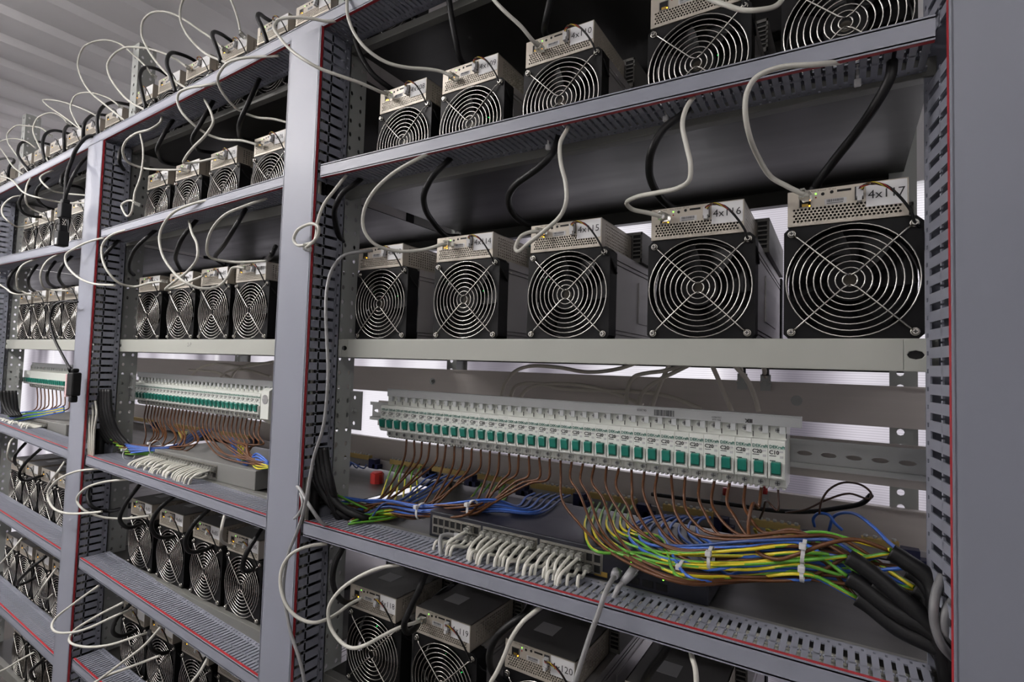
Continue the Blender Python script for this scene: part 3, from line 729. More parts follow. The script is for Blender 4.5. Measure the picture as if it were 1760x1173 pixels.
for k, (xa, xb, nm) in enumerate(((-1.02, .10, 'right'), (-1.9, -1.05, 'centre'))):
    t = thing('bus_channel', f'bright metal bar carrying the brass terminal strips, {nm} bay', 'metal bar', (xa, .262, -.249), 'terminal strip bars')
    MB().box(0, xb-xa, 0, .006, 0, .020).box(0, xb-xa, 0, .022, 0, .002).build('bar', 'aluminium', t)
TERM = [(588, 636, 793), (672, 728, 797), (744, 800, 813), (822, 888, 829), (913, 986, 846), (1014, 1094, 862), (1140, 1226, 884), (1290, 1375, 915), (1480, 1545, 940)]
for i, (ua, ub, v) in enumerate(TERM):
    a, b = at(ua, v-4, .252), at(ub, v+8, .252); zc = -.2245
    t = thing('terminal_strip', f'brass terminal strip with screws, {nth(i)} from the left in the right bay', 'terminal strip', (a.x, .248, zc), 'brass terminal strips'); L = b.x-a.x
    MB().box(0, L, 0, .010, -.005, .005).build('bar', 'brass', t)
    n = max(4, int(L/.009)); mb = MB()
    for q in range(n): x = L*(q+.5)/n; mb.cyl((x, .005, .004), (x, .005, .0085), .0026, .0026, 8)
    mb.build('clamp_screws', 'galvanized', t)['kind'] = 'stuff'
    MB().box(L+.002, L+.022, -.003, .014, -.022, -.001).box(L+.014, L+.03, -.003, .014, -.022, -.012).build('holder', 'insulator_blue', t)
p = at(648, 828, .205); t = thing('standoff_insulator', 'red standoff insulator on a bolt left of the green wires', 'insulator', p)
MB().cyl((0, 0, -.004), (0, 0, .018), .0145, .0145, 10, sm=False).cyl((0, 0, .018), (0, 0, .021), .0125, .011, 10).build('body', 'insulator_red', t); MB().cyl((0, 0, -.026), (0, 0, -.003), .0035, .0035, 8).cyl((0, 0, -.028), (0, 0, -.022), .008, .008, 6, sm=False).build('bolt', 'galvanized', t)
for i, (ua, ub, v) in enumerate(((228, 262, 720), (300, 345, 732), (380, 430, 745))):
    a, b = at(ua, v, .252), at(ub, v, .252)
    t = thing('terminal_strip', f'dim brass terminal strip, {nth(i)} from the left in the centre bay', 'terminal strip', (a.x, .248, -.2245), 'brass terminal strips'); L = b.x-a.x
    MB().box(0, L, 0, .010, -.005, .005).build('bar', 'brass', t); MB().box(L+.002, L+.022, -.003, .014, -.022, -.001).build('holder', 'insulator_blue', t)

# ------------------------------------------------------------------ network switches
def network_switch(label, x0, x1, y, z, hgt, bodym, cols=24, deep=.15):
    t = thing('network_switch', label, 'network switch', (x0, y, z)); L = x1-x0
    MB().box(0, L, .0, deep, 0, hgt).build('case', bodym, t, bevel=.0015)
    pp = .0108; gx = .008; pm = MB()
    pm.box(0, .0098, -.0016, .0, 0, .0008).box(0, .0098, -.0016, 0, .0102, .011).box(0, .0008, -.0016, 0, 0, .011).box(.009, .0098, -.0016, 0, 0, .011); pm.box(.0008, .009, -.0010, .0, .0008, .0102, 1)
    me = pm.mesh('port', ['port_metal', 'black']); out = []
    for c in range(cols):
        gxx = gx + c*pp + (c//8)*.0065
        for r in (0, 1):
            link('port', me, t, (gxx, 0, .0065+r*.0125)); out.append((x0+gxx+.0049, z+.012+r*.0125, c, r))
    for g in range(cols//8): MB().box(gx+g*(8*pp+.0065)-.002, gx+g*(8*pp+.0065)+8*pp+.001, -.0004, .0002, .0045, .0325).build('port_bezel', 'port_metal', t)
    ex = gx+cols*pp+.0195
    if ex+.06 < L and bodym == 'switch_navy':
        for k in range(4): MB().box(ex+.012+k*.0165, ex+.025+k*.0165, -.0008, .0004, .005, .013).build('fibre_slot', 'black', t)
        for k, (lx, lz) in enumerate(((.030, .024), (.0305, .029), (.048, .024), (.070, .018))): MB().cyl((ex+lx, -.001, lz), (ex+lx, .0005, lz), .0009, .0009, 8).build('link_light', 'led_green', t)
        MB().box(ex-.016, ex+.001, -.0008, .0004, .004, .010).build('yellow_plate', 'gold', t)
    return t, out
SWY = .0
sw1, ports1 = network_switch('dark navy network switch full of white patch cables', -.535, -.128, SWY, Z['S']+.0006, .0385, 'switch_navy')
sw2, ports2 = network_switch('grey network switch full of white cables in the centre bay', -1.402, -.985, SWY, Z['S']+.0006, .0385, 'switch_grey')
sw3, ports3 = network_switch('pale network switch on the wiring shelf of the left bay', -2.34, -1.92, SWY, Z['S']+.0126, .0385, 'switch_grey')
def patches(ports, zt, used, lab, plugm='clear_plug', m='patch_cable', seed=1, r=.0022, fold=.0):
    rnd = random.Random(seed); k = 0
    for (x, z, c, row) in ports:
        if not used(c, row): continue
        dx = rnd.uniform(-.010, .004); dy = rnd.uniform(-.008, .006)
        P = [(x, -.004, z), (x, -.011, z-.001), (x+dx*.35, -.024-(.006 if row else 0), z-.005), (x+dx, -.042+dy, zt+.010), (x+dx*1.2, -.046+dy, zt-.004), (x+dx*1.2, -.045+dy, zt-.014)]
        t = cable('patch_cable', lab % (nth(c), 'upper' if row else 'lower'), 'network cable', P[1:], r, m, 'patch cables in the switches', n=7, per=5)
        # clear plug at the port
        me = None
        tt = thing('patch_cable', t['label'], 'network cable', P[0], 'patch cables in the switches')
        del t['label']; del t['category']; del t['group']; t.name = 'sheath'; t.location = Vector(P[1])-Vector(P[0]); t.parent = tt
        MB().box(-.0042, .0042, -.009, .004, -.0033, .0033).box(-.002, .002, -.007, .0, .0033, .0048).build('plug', plugm, tt)
        k += 1
unused = {(0, 0), (0, 1), (1, 0), (1, 1), (2, 0), (2, 1), (3, 0), (3, 1), (4, 1), (5, 1), (7, 1), (23, 0), (23, 1), (22, 1)}
patches(ports1, H['2a'][0](-.3)+H['2a'][1]/2, lambda c, r: (c, r) not in unused, 'white patch cable in the %s port column, %s row, of the dark switch', seed=3)
patches(ports2, H['2b'][0](-1.2)+H['2b'][1]/2, lambda c, r: r == 1 or c % 2 == 0, 'white patch cable in the %s port column, %s row, of the grey switch', seed=4)
patches(ports3, H['2c'][0](-2.1)+H['2c'][1]/2, lambda c, r: r == 1, 'white patch cable in the %s port column, %s row, of the pale switch', seed=5)
def booted(label, u, v, path, ys):
    P = px(path, ys); t = cable('patch_cable', label, 'network cable', P, .0029, 'grey_cable', 'grey booted cables', plug=None)
    tt = thing('patch_cable', label, 'network cable', P[0], 'grey booted cables')
    for k in ('label', 'category', 'group'): del t[k]
    t.name = 'sheath'; t.parent = tt; t.location = (0, 0, 0)
    d = (P[0]-P[1]).normalized(); MB().cyl(-d*.004, d*.016, .0040, .0062, 8).box(-.005, .005, .0, .010, -.004, .004, 0, lambda x, y, z: Vector((x, z, 0))*1+d*(.014+y)).build('boot', 'grey_boot', tt)
booted('grey booted cable hanging from the switch over the duct front', 0, 0, [(1056, 991), (1046, 1008), (1038, 1026), (1030, 1051), (1016, 1088), (1002, 1130), (988, 1175), (975, 1220)], [-.035, -.08, -.09, -.088, -.088, -.085, -.08])
booted('short grey booted cable beside the long hanging one', 0, 0, [(1074, 998), (1063, 1010), (1056, 1026), (1051, 1042), (1050, 1052)], [-.03, -.04, -.045, -.045])
booted('grey booted cable looping at the left end of the dark switch', 0, 0, [(784, 922), (770, 919), (759, 922), (756, 932), (757, 946), (758, 962)], [-.015, -.03, -.05, -.055])

# ------------------------------------------------------------------ cables between the ducts and the machines
PLUG = ('clear_plug', .010, .0046)
def white(label, pts, ys, plug=True, r=.0026, group='white network cables'):
    return cable('network_cable', label, 'network cable', px(pts, ys), r, 'white_cable', group, PLUG if plug else None)
def black(label, pts, ys, r=.0046, group='black power cords'):
    """power cord with its moulded plug at the far end"""
    P = px(pts, ys); o0 = P[0].copy(); S = [p-o0 for p in spline(P, 6)]
    t = thing('power_cord', label, 'power cord', o0, group)
    MB().tube(S, r, 9).build('cord', 'black_rubber', t)
    d = (S[-1]-S[-2]).normalized(); MB().cyl(S[-1]-d*.004, S[-1]+d*.02, r*1.15, r*1.9, 10).build('plug', 'black_rubber', t)
    return t
OUT, IN_ = [-.045, -.085, -.095, -.085, -.03, -.014], [-.03, -.06, -.065, -.03, .03, .07]
# right bay, upper shelf
white('white network cable looping over the centre duct post to machine 4x108', [(600, 24), (571, 37), (536, 32), (500, 30), (478, 35), (471, 46), (482, 66), (500, 86), (525, 104), (548, 117), (580, 129), (620, 143), (652, 157), (666, 162)], [-.05, -.085, -.11, -.12, -.12, -.12, -.1, -.06, -.015])
white('white network cable dropping from the top edge to machine 4x109', [(600, -30), (597, 0), (598, 28), (610, 59), (633, 87), (664, 107), (699, 116), (735, 119), (758, 123), (777, 131)], [-.06, -.09, -.09, -.06, -.03, -.014])
white('white network cable slanting down from the top edge to machine 4x110', [(835, -22), (849, 0), (871, 23), (896, 46), (914, 68), (925, 80)], [-.06, -.06, -.04, -.014])
white('white network cable hanging in a shallow arc above the fourth upper machine', [(1352, -12), (1334, 10), (1305, 17), (1274, 17), (1249, 9), (1223, 0), (1195, -16)], [-.06, -.08, -.08, -.06])
black('black power cord dropping behind the network cable to machine 4x108', [(614, 10), (612, 26), (609, 49), (612, 74), (625, 105), (643, 130), (664, 147), (678, 157)], [-.03, -.04, -.02, .02])
black('black power cord hanging from the top edge to machine 4x109', [(768, -20), (772, 0), (776, 31), (784, 72), (791, 102), (802, 118)], [-.03, -.02, .02])
black('black power cord hanging from the top edge to machine 4x110', [(950, -16), (946, 0), (939, 31), (936, 54), (943, 66)], [-.03, -.02, .02])
# right bay, middle shelf
black('black power cord bowing down to machine 4x113', [(622, 306), (608, 318), (590, 331), (578, 352), (575, 373), (583, 406), (598, 423), (622, 431), (645, 433)], IN_)
black('black power cord bowing down to machine 4x114', [(776, 270), (765, 282), (746, 300), (730, 330), (730, 356), (743, 380), (763, 403), (778, 408)], IN_)
black('black power cord bowing left and down to machine 4x115', [(962, 228), (956, 250), (946, 269), (925, 289), (886, 318), (874, 340), (879, 363), (899, 382), (925, 389), (944, 388)], IN_)
black('black power cord curving down to machine 4x116', [(1186, 182), (1172, 198), (1141, 222), (1121, 256), (1116, 284), (1119, 311), (1135, 340), (1155, 357), (1170, 363)], IN_)
black('straight black power cord slanting down to machine 4x117', [(1533, 92), (1533, 114), (1529, 136), (1501, 187), (1473, 227), (1436, 273), (1407, 313), (1402, 324)], [-.03, -.06, -.05, -.02, .01, .02])
white('white network cable with a knotted loop and loose plug beside the post', [(602, 294), (590, 308), (576, 326), (556, 353), (545, 386), (544, 402), (540, 415), (528, 420), (512, 422), (505, 412), (510, 398), (522, 389), (538, 385), (548, 392), (546, 406), (536, 418), (526, 426)], [-.05, -.08, -.09, -.09, -.095, -.09])
white('white network cable looping left and under to machine 4x114', [(756, 254), (738, 264), (713, 276), (673, 300), (640, 333), (625, 366), (626, 396), (646, 421), (686, 432), (730, 429), (758, 421), (768, 419)], OUT)
white('white network cable folding back in a hairpin at machine 4x115', [(980, 210), (974, 224), (963, 246), (964, 281), (972, 314), (973, 347), (964, 370), (938, 395), (909, 418), (892, 432), (886, 425), (896, 406), (912, 399), (927, 398)], OUT)
white('white network cable folding back in a hairpin at machine 4x116', [(1206, 156), (1190, 170), (1178, 190), (1173, 217), (1180, 251), (1187, 285), (1184, 311), (1164, 324), (1132, 331), (1093, 339), (1077, 350), (1087, 360), (1113, 366), (1138, 372)], OUT)
white('white network cable arching left from the duct down to machine 4x117', [(1475, 96), (1445, 106), (1402, 111), (1340, 116), (1300, 133), (1284, 159), (1281, 193), (1288, 233), (1303, 270), (1325, 304), (1354, 321), (1382, 335)], OUT)
cable('network_cable', 'long grey cable trailing down the front of the slotted post', 'network cable', px([(640, 431), (620, 433), (590, 440), (571, 463), (562, 496), (560, 536), (562, 589), (564, 634), (560, 705), (554, 741), (540, 784), (530, 838), (522, 878), (511, 914), (497, 948), (490, 980), (487, 1020), (494, 1060), (500, 1090), (512, 1125), (520, 1155), (526, 1190)], [-.01, -.06, -.085, -.09, -.095, -.095, -.1, -.1, -.095]), .0026, 'grey_cable')
cable('network_cable', 'short grey cable curving out of the post onto the shelf duct', 'network cable', px([(506, 832), (516, 842), (527, 862), (540, 882), (552, 898), (564, 906)], [-.07, -.085, -.085, -.06]), .0028, 'grey_cable')
cable('network_cable', 'grey cable loop just inside the post above the shelf duct', 'network cable', px([(508, 838), (517, 850), (520, 868), (514, 884), (506, 892)], [-.07, -.08, -.075]), .0026, 'grey_cable')
# right bay, lower machines
white('white network cable swinging out over the post below the shelf duct', [(562, 935), (532, 939), (502, 952), (485, 977), (482, 1005), (492, 1040), (512, 1062), (540, 1071), (562, 1065), (580, 1055), (600, 1040), (622, 1028)], [-.06, -.1, -.11, -.11, -.09, -.05, -.015], plug=False)
white('white network cable looping low over the fan of machine 4x118', [(688, 971), (652, 977), (612, 995), (580, 1020), (565, 1045), (567, 1075), (582, 1100), (602, 1114), (627, 1110), (655, 1095), (685, 1080), (710, 1072), (722, 1068)], [-.06, -.085, -.1, -.1, -.1, -.06, -.015])
white('white network cable dropping out of frame left of machine 4x120', [(928, 1045), (914, 1056), (900, 1068), (880, 1096), (866, 1130), (854, 1156), (842, 1178), (838, 1200)], [-.06, -.08, -.09, -.09])
white('white network cable hanging straight down right of machine 4x120', [(1186, 1110), (1189, 1129), (1195, 1150), (1197, 1178), (1196, 1200)], [-.05, -.07, -.08], plug=False)
black('black power cord looping to machine 4x118', [(596, 928), (588, 945), (577, 967), (572, 1000), (582, 1027), (600, 1037), (620, 1027), (637, 1002), (652, 988), (666, 982)], [-.03, -.05, -.05, -.01, .05, .1])
black('black power cord looping to machine 4x119', [(738, 972), (730, 990), (720, 1015), (705, 1047), (695, 1072), (700, 1087), (712, 1082), (727, 1055), (745, 1032), (765, 1015), (780, 1008)], [-.03, -.05, -.06, -.03, .04, .1])
black('black power cord bowing left beside machine 4x120', [(912, 1040), (900, 1058), (877, 1074), (851, 1099), (841, 1130), (850, 1160), (880, 1175), (905, 1150)], [-.03, -.05, -.06, -.05, .0, .05])
black('black power cord slanting down at the lower right machine', [(1150, 1108), (1144, 1119), (1121, 1150), (1108, 1172), (1100, 1200)], [-.03, -.03, -.01, .02])

# centre bay and beyond: white loops, black cords
TOPY = [-.045, -.06, -.05, -.02, -.012]
white('white cable loop reaching above the frame at the top of the centre bay', [(398, 112), (379, 104), (353, 92), (333, 74), (318, 54), (310, 33), (310, 15), (315, 0), (330, -22), (352, -36), (385, -20), (408, 30), (414, 58)], TOPY)
white('tall white cable loop against the ceiling above the centre bay', [(322, 153), (297, 136), (269, 107), (251, 79), (243, 56), (246, 36), (259, 23), (279, 20), (302, 26), (323, 38), (346, 54), (364, 66), (384, 84)], TOPY)
white('white cable loop in front of the perforated upright on top', [(253, 191), (222, 174), (202, 153), (187, 128), (185, 110), (194, 95), (212, 83), (243, 82), (271, 88), (299, 100), (322, 116)], TOPY)
white('wide white cable loop left of the perforated upright on top', [(214, 207), (179, 179), (153, 156), (138, 130), (134, 105), (143, 82), (161, 72), (182, 69), (205, 75), (230, 95), (250, 114), (262, 130)], TOPY, r=.0024)
white('thin white cable loop above the duct post top, left bay', [(146, 232), (128, 205), (121, 184), (128, 166), (148, 159), (174, 164), (190, 171), (205, 182)], TOPY, r=.002)
white('white cable bent to a sharp point above the left bay', [(140, 224), (107, 199), (82, 182), (74, 172), (102, 174), (128, 182), (156, 194), (166, 200)], TOPY, r=.002)
white('white cable loop beside the far upright above the left bay', [(86, 283), (64, 245), (57, 220), (66, 202), (87, 194), (107, 202), (116, 212)], TOPY, r=.0022)
white('leftmost big white cable loop above the left bay', [(53, 303), (28, 266), (14, 245), (13, 230), (26, 217), (51, 217), (74, 222), (84, 232)], TOPY, r=.0022)
white('white cable running out at the left edge above the ducts', [(40, 300), (22, 286), (10, 268), (-4, 250), (-16, 240)], [-.05, -.06, -.05], plug=False, r=.0022)
white('thin white cable arch at the left edge under the ceiling', [(-6, 246), (10, 240), (30, 239), (50, 246), (60, 254)], [-.05, -.04, -.02], plug=False, r=.0018)
CB = [-.05, -.055, -.03, .02, .06]
for lab, pts in (('black cord hoop in front of the perforated upright on top', [(251, 189), (244, 158), (240, 133), (245, 119), (258, 116), (275, 121), (292, 133)]),
                 ('black cord hoop at the third top machine of the centre bay', [(302, 160), (295, 136), (287, 110), (290, 95), (302, 91), (323, 98), (340, 108)]),
                 ('small black cord hoop at the fourth top machine of the centre bay', [(380, 107), (371, 79), (365, 61), (370, 55), (384, 61), (401, 73)]),
                 ('black cord hoop at the fifth top machine, nearest the top edge', [(460, 76), (451, 49), (443, 31), (446, 24), (456, 31), (468, 38)]),
                 ('black cord hoop over the top of the left duct post', [(169, 236), (167, 205), (174, 187), (189, 177), (205, 177), (222, 180)]),
                 ('black cord hoop just left of the left duct post top', [(143, 240), (144, 217), (153, 202), (169, 197), (188, 199)]),
                 ('low black cord hoop on the top shelf of the left bay', [(111, 265), (110, 238), (112, 222), (123, 216), (142, 218)]),
                 ('black cord hoop right of the far upright, left bay', [(78, 281), (73, 253), (77, 233), (89, 225), (105, 226), (122, 231)]),
                 ('leaning black cord hoop left of the far upright', [(50, 293), (33, 271), (31, 258), (38, 245), (56, 242), (88, 249)]),
                 ('leftmost black cord hoop at the edge of the frame', [(14, 310), (15, 290), (24, 278), (10, 272), (-8, 276)])):
    black(lab, pts, CB, r=.0043)
white('white cable running from the top duct into the left upper machine, centre bay', [(279, 196), (274, 212), (259, 222), (233, 230), (215, 245), (211, 261), (220, 279), (246, 289), (277, 292), (314, 292)], OUT)
white('white cable looping past the second upper machine of the centre bay', [(406, 128), (379, 141), (353, 147), (323, 152), (307, 161), (305, 174), (312, 192), (328, 210), (353, 229), (379, 239), (417, 242), (442, 249)], OUT)
white('white cable folding back to the third upper machine of the centre bay', [(351, 170), (364, 197), (365, 215), (353, 233), (333, 253), (319, 271), (320, 281), (343, 278), (376, 270)], OUT)
white('white cable from the duct sweeping behind the centre duct post', [(480, 96), (443, 98), (412, 101), (389, 110), (376, 128), (376, 146), (387, 166), (410, 189), (438, 201), (471, 205), (495, 211)], [-.06, -.09, -.09, -.06, .0, .02], plug=False)
white('thin white cable with a small loose loop beside the left post', [(241, 230), (246, 256), (245, 284), (239, 312), (232, 330), (229, 351), (225, 367), (219, 372), (212, 363), (209, 353), (216, 347), (226, 345), (232, 350)], [-.05, -.07, -.075, -.075], r=.0022)
for lab, pts in (('black cord curving to the left upper machine, centre bay', [(298, 206), (282, 230), (272, 251), (273, 268), (287, 281), (320, 285)]),
                 ('black cord curving to the second upper machine, centre bay', [(367, 173), (346, 210), (332, 235), (336, 253), (353, 261), (388, 264)]),
                 ('black cord curving to the third upper machine, centre bay', [(446, 135), (428, 174), (414, 205), (411, 228), (422, 240), (458, 243)]),
                 ('black cord bowing beside the left post below the top duct', [(212, 250), (206, 262), (205, 275), (212, 291), (226, 300), (255, 304)])):
    black(lab, pts, IN_, r=.0044)
white('white cable circling beside the left post to the first middle machine', [(250, 388), (219, 395), (189, 406), (176, 422), (176, 445), (186, 468), (205, 487), (230, 493), (255, 487), (280, 484)], OUT)
white('white cable making the biggest loop over the middle machines, centre bay', [(445, 333), (379, 341), (327, 352), (293, 370), (275, 401), (278, 435), (296, 465), (318, 485), (346, 496), (376, 492), (392, 475), (399, 461), (421, 461)], OUT)
white('white cable crossing the loop to the second middle machine, centre bay', [(325, 380), (330, 401), (339, 422), (339, 444), (324, 465), (300, 484), (287, 498), (309, 491), (350, 474)], OUT)
white('white cable bowing to the third middle machine, centre bay', [(460, 341), (419, 355), (386, 370), (364, 395), (356, 422), (364, 444), (395, 450), (458, 449)], OUT, plug=False)
white('white cable crossing the left post from the left bay', [(188, 407), (152, 416), (129, 427), (113, 439), (113, 452), (129, 473), (156, 487), (197, 491)], [-.06, -.1, -.11, -.11, -.1, -.08], plug=False)
for lab, pts in (('black cord bowing beside the left post at the middle shelf', [(210, 407), (182, 436), (168, 457), (175, 475), (196, 486), (232, 489)]),
                 ('black cord curving to the first middle machine, centre bay', [(273, 391), (238, 422), (223, 450), (229, 472), (250, 480)]),
                 ('black cord curving to the second middle machine, centre bay', [(340, 376), (315, 407), (303, 435), (306, 456), (318, 474)]),
                 ('black cord curving to the third middle machine, centre bay', [(422, 360), (407, 386), (386, 420), (370, 444), (384, 454)]),
                 ('black cord end next to the centre post at the middle shelf', [(474, 424), (468, 436), (456, 447)])):
    black(lab, pts, IN_, r=.0044)
LO = [-.05, -.09, -.1, -.09, -.04, -.014]
white('white cable looping out over the left post under the wiring shelf', [(170, 806), (127, 812), (97, 827), (82, 850), (90, 872), (110, 882), (157, 882), (175, 880)], [-.06, -.11, -.12, -.11, -.09], plug=False)
white('white cable arching to the first lower machine of the centre bay', [(223, 824), (174, 830), (144, 842), (132, 860), (144, 877), (174, 889), (208, 892), (258, 887)], LO)
white('white cable dropping to the fourth lower machine of the centre bay', [(388, 878), (381, 908), (380, 928), (395, 939)], LO)
for lab, pts in (('black cord bowing at the left end of the lower shelf, centre bay', [(172, 812), (151, 847), (157, 870), (181, 879), (218, 871)]),
                 ('black cord looping at the first lower machine, centre bay', [(242, 831), (214, 870), (206, 894), (218, 907), (241, 902), (262, 889)]),
                 ('black cord looping at the second lower machine, centre bay', [(303, 850), (270, 880), (260, 905), (270, 922), (293, 924), (322, 913)]),
                 ('black cord looping at the third lower machine, centre bay', [(362, 873), (333, 902), (319, 931), (327, 949), (356, 944), (390, 921)]),
                 ('black cord looping at the fourth lower machine, centre bay', [(450, 910), (424, 951), (417, 976), (427, 982), (448, 970)])):
    black(lab, pts, [-.03, -.06, -.06, -.03, .05], r=.0044)
white('white cable swinging over the left post, lower left', [(170, 1007), (127, 1038), (94, 1065), (89, 1078), (100, 1088), (134, 1086), (201, 1058), (225, 1048)], [-.06, -.1, -.12, -.12, -.08, -.03], plug=False)
white('white cable swinging below the bottom machines, lower left', [(212, 1036), (157, 1065), (124, 1088), (119, 1102), (141, 1112), (184, 1110), (236, 1094), (255, 1088)], [-.06, -.09, -.11, -.1, -.06, -.02], plug=False)
white('straight white cable slanting to the lower left corner', [(277, 1078), (248, 1110), (208, 1141), (165, 1173), (140, 1190)], [-.06, -.09, -.1], plug=False)
white('second slanting white cable near the lower left corner', [(274, 1128), (219, 1149), (180, 1164), (150, 1182)], [-.06, -.085, -.09], plug=False)
white('white cable hanging out of frame below the bottom machines', [(358, 1130), (344, 1155), (328, 1176), (318, 1195)], [-.06, -.08, -.09], plug=False)
for lab, pts in (('black cord looping at the first bottom machine, centre bay', [(226, 1037), (199, 1067), (194, 1087), (205, 1094), (228, 1087), (260, 1068)]),
                 ('black cord looping at the second bottom machine, centre bay', [(257, 1086), (256, 1100), (260, 1115), (276, 1124), (314, 1112)]),
                 ('black cord at the third bottom machine, centre bay', [(354, 1132), (340, 1160), (338, 1180), (352, 1190)])):
    black(lab, pts, [-.03, -.06, -.06, -.03, .05], r=.0044)
# left bay
for lab, pts, ys in (('white cable sagging in front of the upper duct, left bay', [(98, 290), (72, 302), (70, 310), (85, 325), (107, 332), (148, 336)], OUT),
                     ('long white cable sloping across the left bay', [(-4, 301), (22, 311), (42, 332), (70, 341), (103, 348), (148, 349)], OUT),
                     ('white cable arcing down the left edge post', [(40, 336), (20, 340), (5, 354), (4, 368), (14, 380), (30, 390), (48, 388), (66, 380)], LO),
                     ('white cable dipping under the upper duct, left bay', [(60, 296), (46, 320), (44, 340), (56, 360), (78, 370)], OUT),
                     ('first white cable loop over the middle machines, left bay', [(70, 443), (40, 455), (30, 470), (29, 486), (36, 500), (60, 510)], OUT),
                     ('second white cable loop over the middle machines, left bay', [(112, 433), (82, 448), (70, 470), (72, 488), (86, 498), (125, 500)], OUT),
                     ('low white cable running in from the left edge', [(-5, 486), (10, 496), (28, 506), (60, 508), (80, 512)], OUT),
                     ('white cable fanning down to the lower left machines', [(112, 792), (100, 810), (84, 832), (76, 846)], LO),
                     ('white cable loop left of the lower machines, left bay', [(26, 752), (16, 764), (13, 780), (20, 794), (34, 802)], LO),
                     ('white cable slanting at the left edge, lower bay', [(38, 925), (22, 945), (4, 966), (-8, 976)], [-.06, -.09, -.09]),
                     ('white cable crossing the bottom machines, left bay', [(96, 978), (80, 1000), (68, 1020), (80, 1030), (90, 1022)], LO),
                     ('white cable at the lower left corner of the frame', [(58, 1122), (36, 1134), (14, 1148), (-8, 1158)], [-.06, -.09, -.09])):
    white(lab, pts, ys, plug=False, r=.0024)
for lab, pts in (('first black cord bow under the upper duct, left bay', [(62, 306), (44, 328), (33, 350), (40, 366), (62, 373), (96, 370)]),
                 ('second black cord bow under the upper duct, left bay', [(90, 300), (70, 318), (62, 334), (72, 352), (98, 362)]),
                 ('third black cord bow under the upper duct, left bay', [(116, 292), (106, 306), (106, 318), (128, 320), (146, 328)]),
                 ('first black cord bow over the middle machines, left bay', [(34, 458), (18, 474), (14, 490), (26, 502), (46, 504)]),
                 ('second black cord bow over the middle machines, left bay', [(64, 456), (50, 476), (50, 492), (64, 504)]),
                 ('third black cord bow over the middle machines, left bay', [(95, 450), (82, 468), (82, 484), (98, 496)]),
                 ('fourth black cord bow over the middle machines, left bay', [(124, 440), (108, 456), (101, 474), (108, 490), (124, 494)]),
                 ('black cord bow at the lower machines beside the left post', [(72, 770), (44, 796), (33, 815), (40, 826), (66, 820), (84, 812)]),
                 ('smaller black cord bow at the lower machines, left bay', [(44, 762), (28, 780), (26, 796), (40, 802)]),
                 ('black cord bow at the bottom machines, left bay', [(80, 956), (60, 972), (32, 1000), (34, 1006), (56, 996), (76, 976)]),
                 ('black cord bow low in the left corner', [(74, 1136), (56, 1150), (54, 1164), (66, 1170)])):
    black(lab, pts, [-.03, -.06, -.06, -.03, .04], r=.0042)
# loose cord ends that hang in front of the left post
t = black('black cord with a loose plug hanging over the left bay', [(170, 234), (151, 235), (133, 253), (123, 276), (115, 300), (113, 330), (111, 349)], [-.06, -.1, -.11, -.11])
p = at(111, 362, -.11); t = thing('loose_plug', 'upper of two black cord connectors hanging over the left bay', 'plug', p, 'loose cord connectors'); t.scale = (.78,)*3
MB().box(-.018, .018, -.014, .014, -.026, .022).box(-.012, .012, -.01, .01, .022, .036).build('housing', 'black', t, bevel=.003)
p = at(106, 405, -.11); t = thing('loose_plug', 'lower of two black cord connectors hanging over the left bay', 'plug', p, 'loose cord connectors'); t.scale = (.78,)*3
MB().box(-.018, .019, -.015, .015, -.036, .012).box(-.012, .012, -.011, .011, .012, .034).build('housing', 'black', t, bevel=.003); MB().box(-.002, .014, -.0165, -.015, -.032, -.012).build('print', 'grey_sticker', t)
black('black cord joining the pair of hanging connectors', [(152, 268), (140, 280), (127, 300), (116, 328), (104, 372), (103, 388)], [-.06, -.1, -.11, -.112], r=.004)
black('thin black cord of the hanging adapter', [(134, 519), (126, 520), (110, 518), (92, 528), (86, 549), (92, 579), (107, 610), (118, 630)], [-.09, -.105, -.11, -.11], r=.003)
p = at(127, 660, -.105); t = thing('inline_adapter', 'black adapter with pink label hanging against the left post', 'adapter', p); t.scale = (.8,)*3
MB().box(-.018, .021, -.012, .012, -.036, .034).box(-.010, .012, -.009, .009, -.056, -.036).box(-.012, .010, -.009, .009, .034, .046).build('housing', 'black', t, bevel=.004); MB().box(-.027, -.018, -.0125, .010, -.040, .028).build('paper_label', 'pink_label', t)

# cables inside the posts, seen through the slots
for xp, nm, zt in ((-.79, 'centre', .55), (-1.625, 'left', .53)):
    for k in range(4):
        y = DY+.018+.007*(k % 2); x = xp+.033-.006*k
        cable('duct_cable', f'white cable inside the {nm} duct post, {nth(k)} from the slotted right wall', 'network cable', [(x, y, -.9), (x+.002, y+.004, -.2), (x, y, .2), (x+.001, y+.003, zt-.05)], .0026, 'white_cable', f'white cables inside the {nm} post', n=6)
        cable('duct_cable', f'thick black cable inside the {nm} duct post, {nth(k)} from its slotted right wall', 'power cable', [(xp+.028-.017*k, DY+.046, -1.1), (xp+.026-.017*k, DY+.045, .0), (xp+.028-.017*k, DY+.046, zt-.04)], .0085, 'black_rubber', f'black cables inside the {nm} post', n=8)
for k in range(4):
    zc = H['2a'][0](-.3)
    cable('duct_cable', f'white cable lying inside the shelf duct below the dark switch, {nth(k)} from the front', 'network cable', [(-.62, HY+.016+.010*k, zc-.003), (-.3, HY+.018+.009*k, zc+.003), (.05, HY+.015+.010*k, zc+.002)], .0038, 'patch_cable', 'cables inside the shelf duct', n=6)

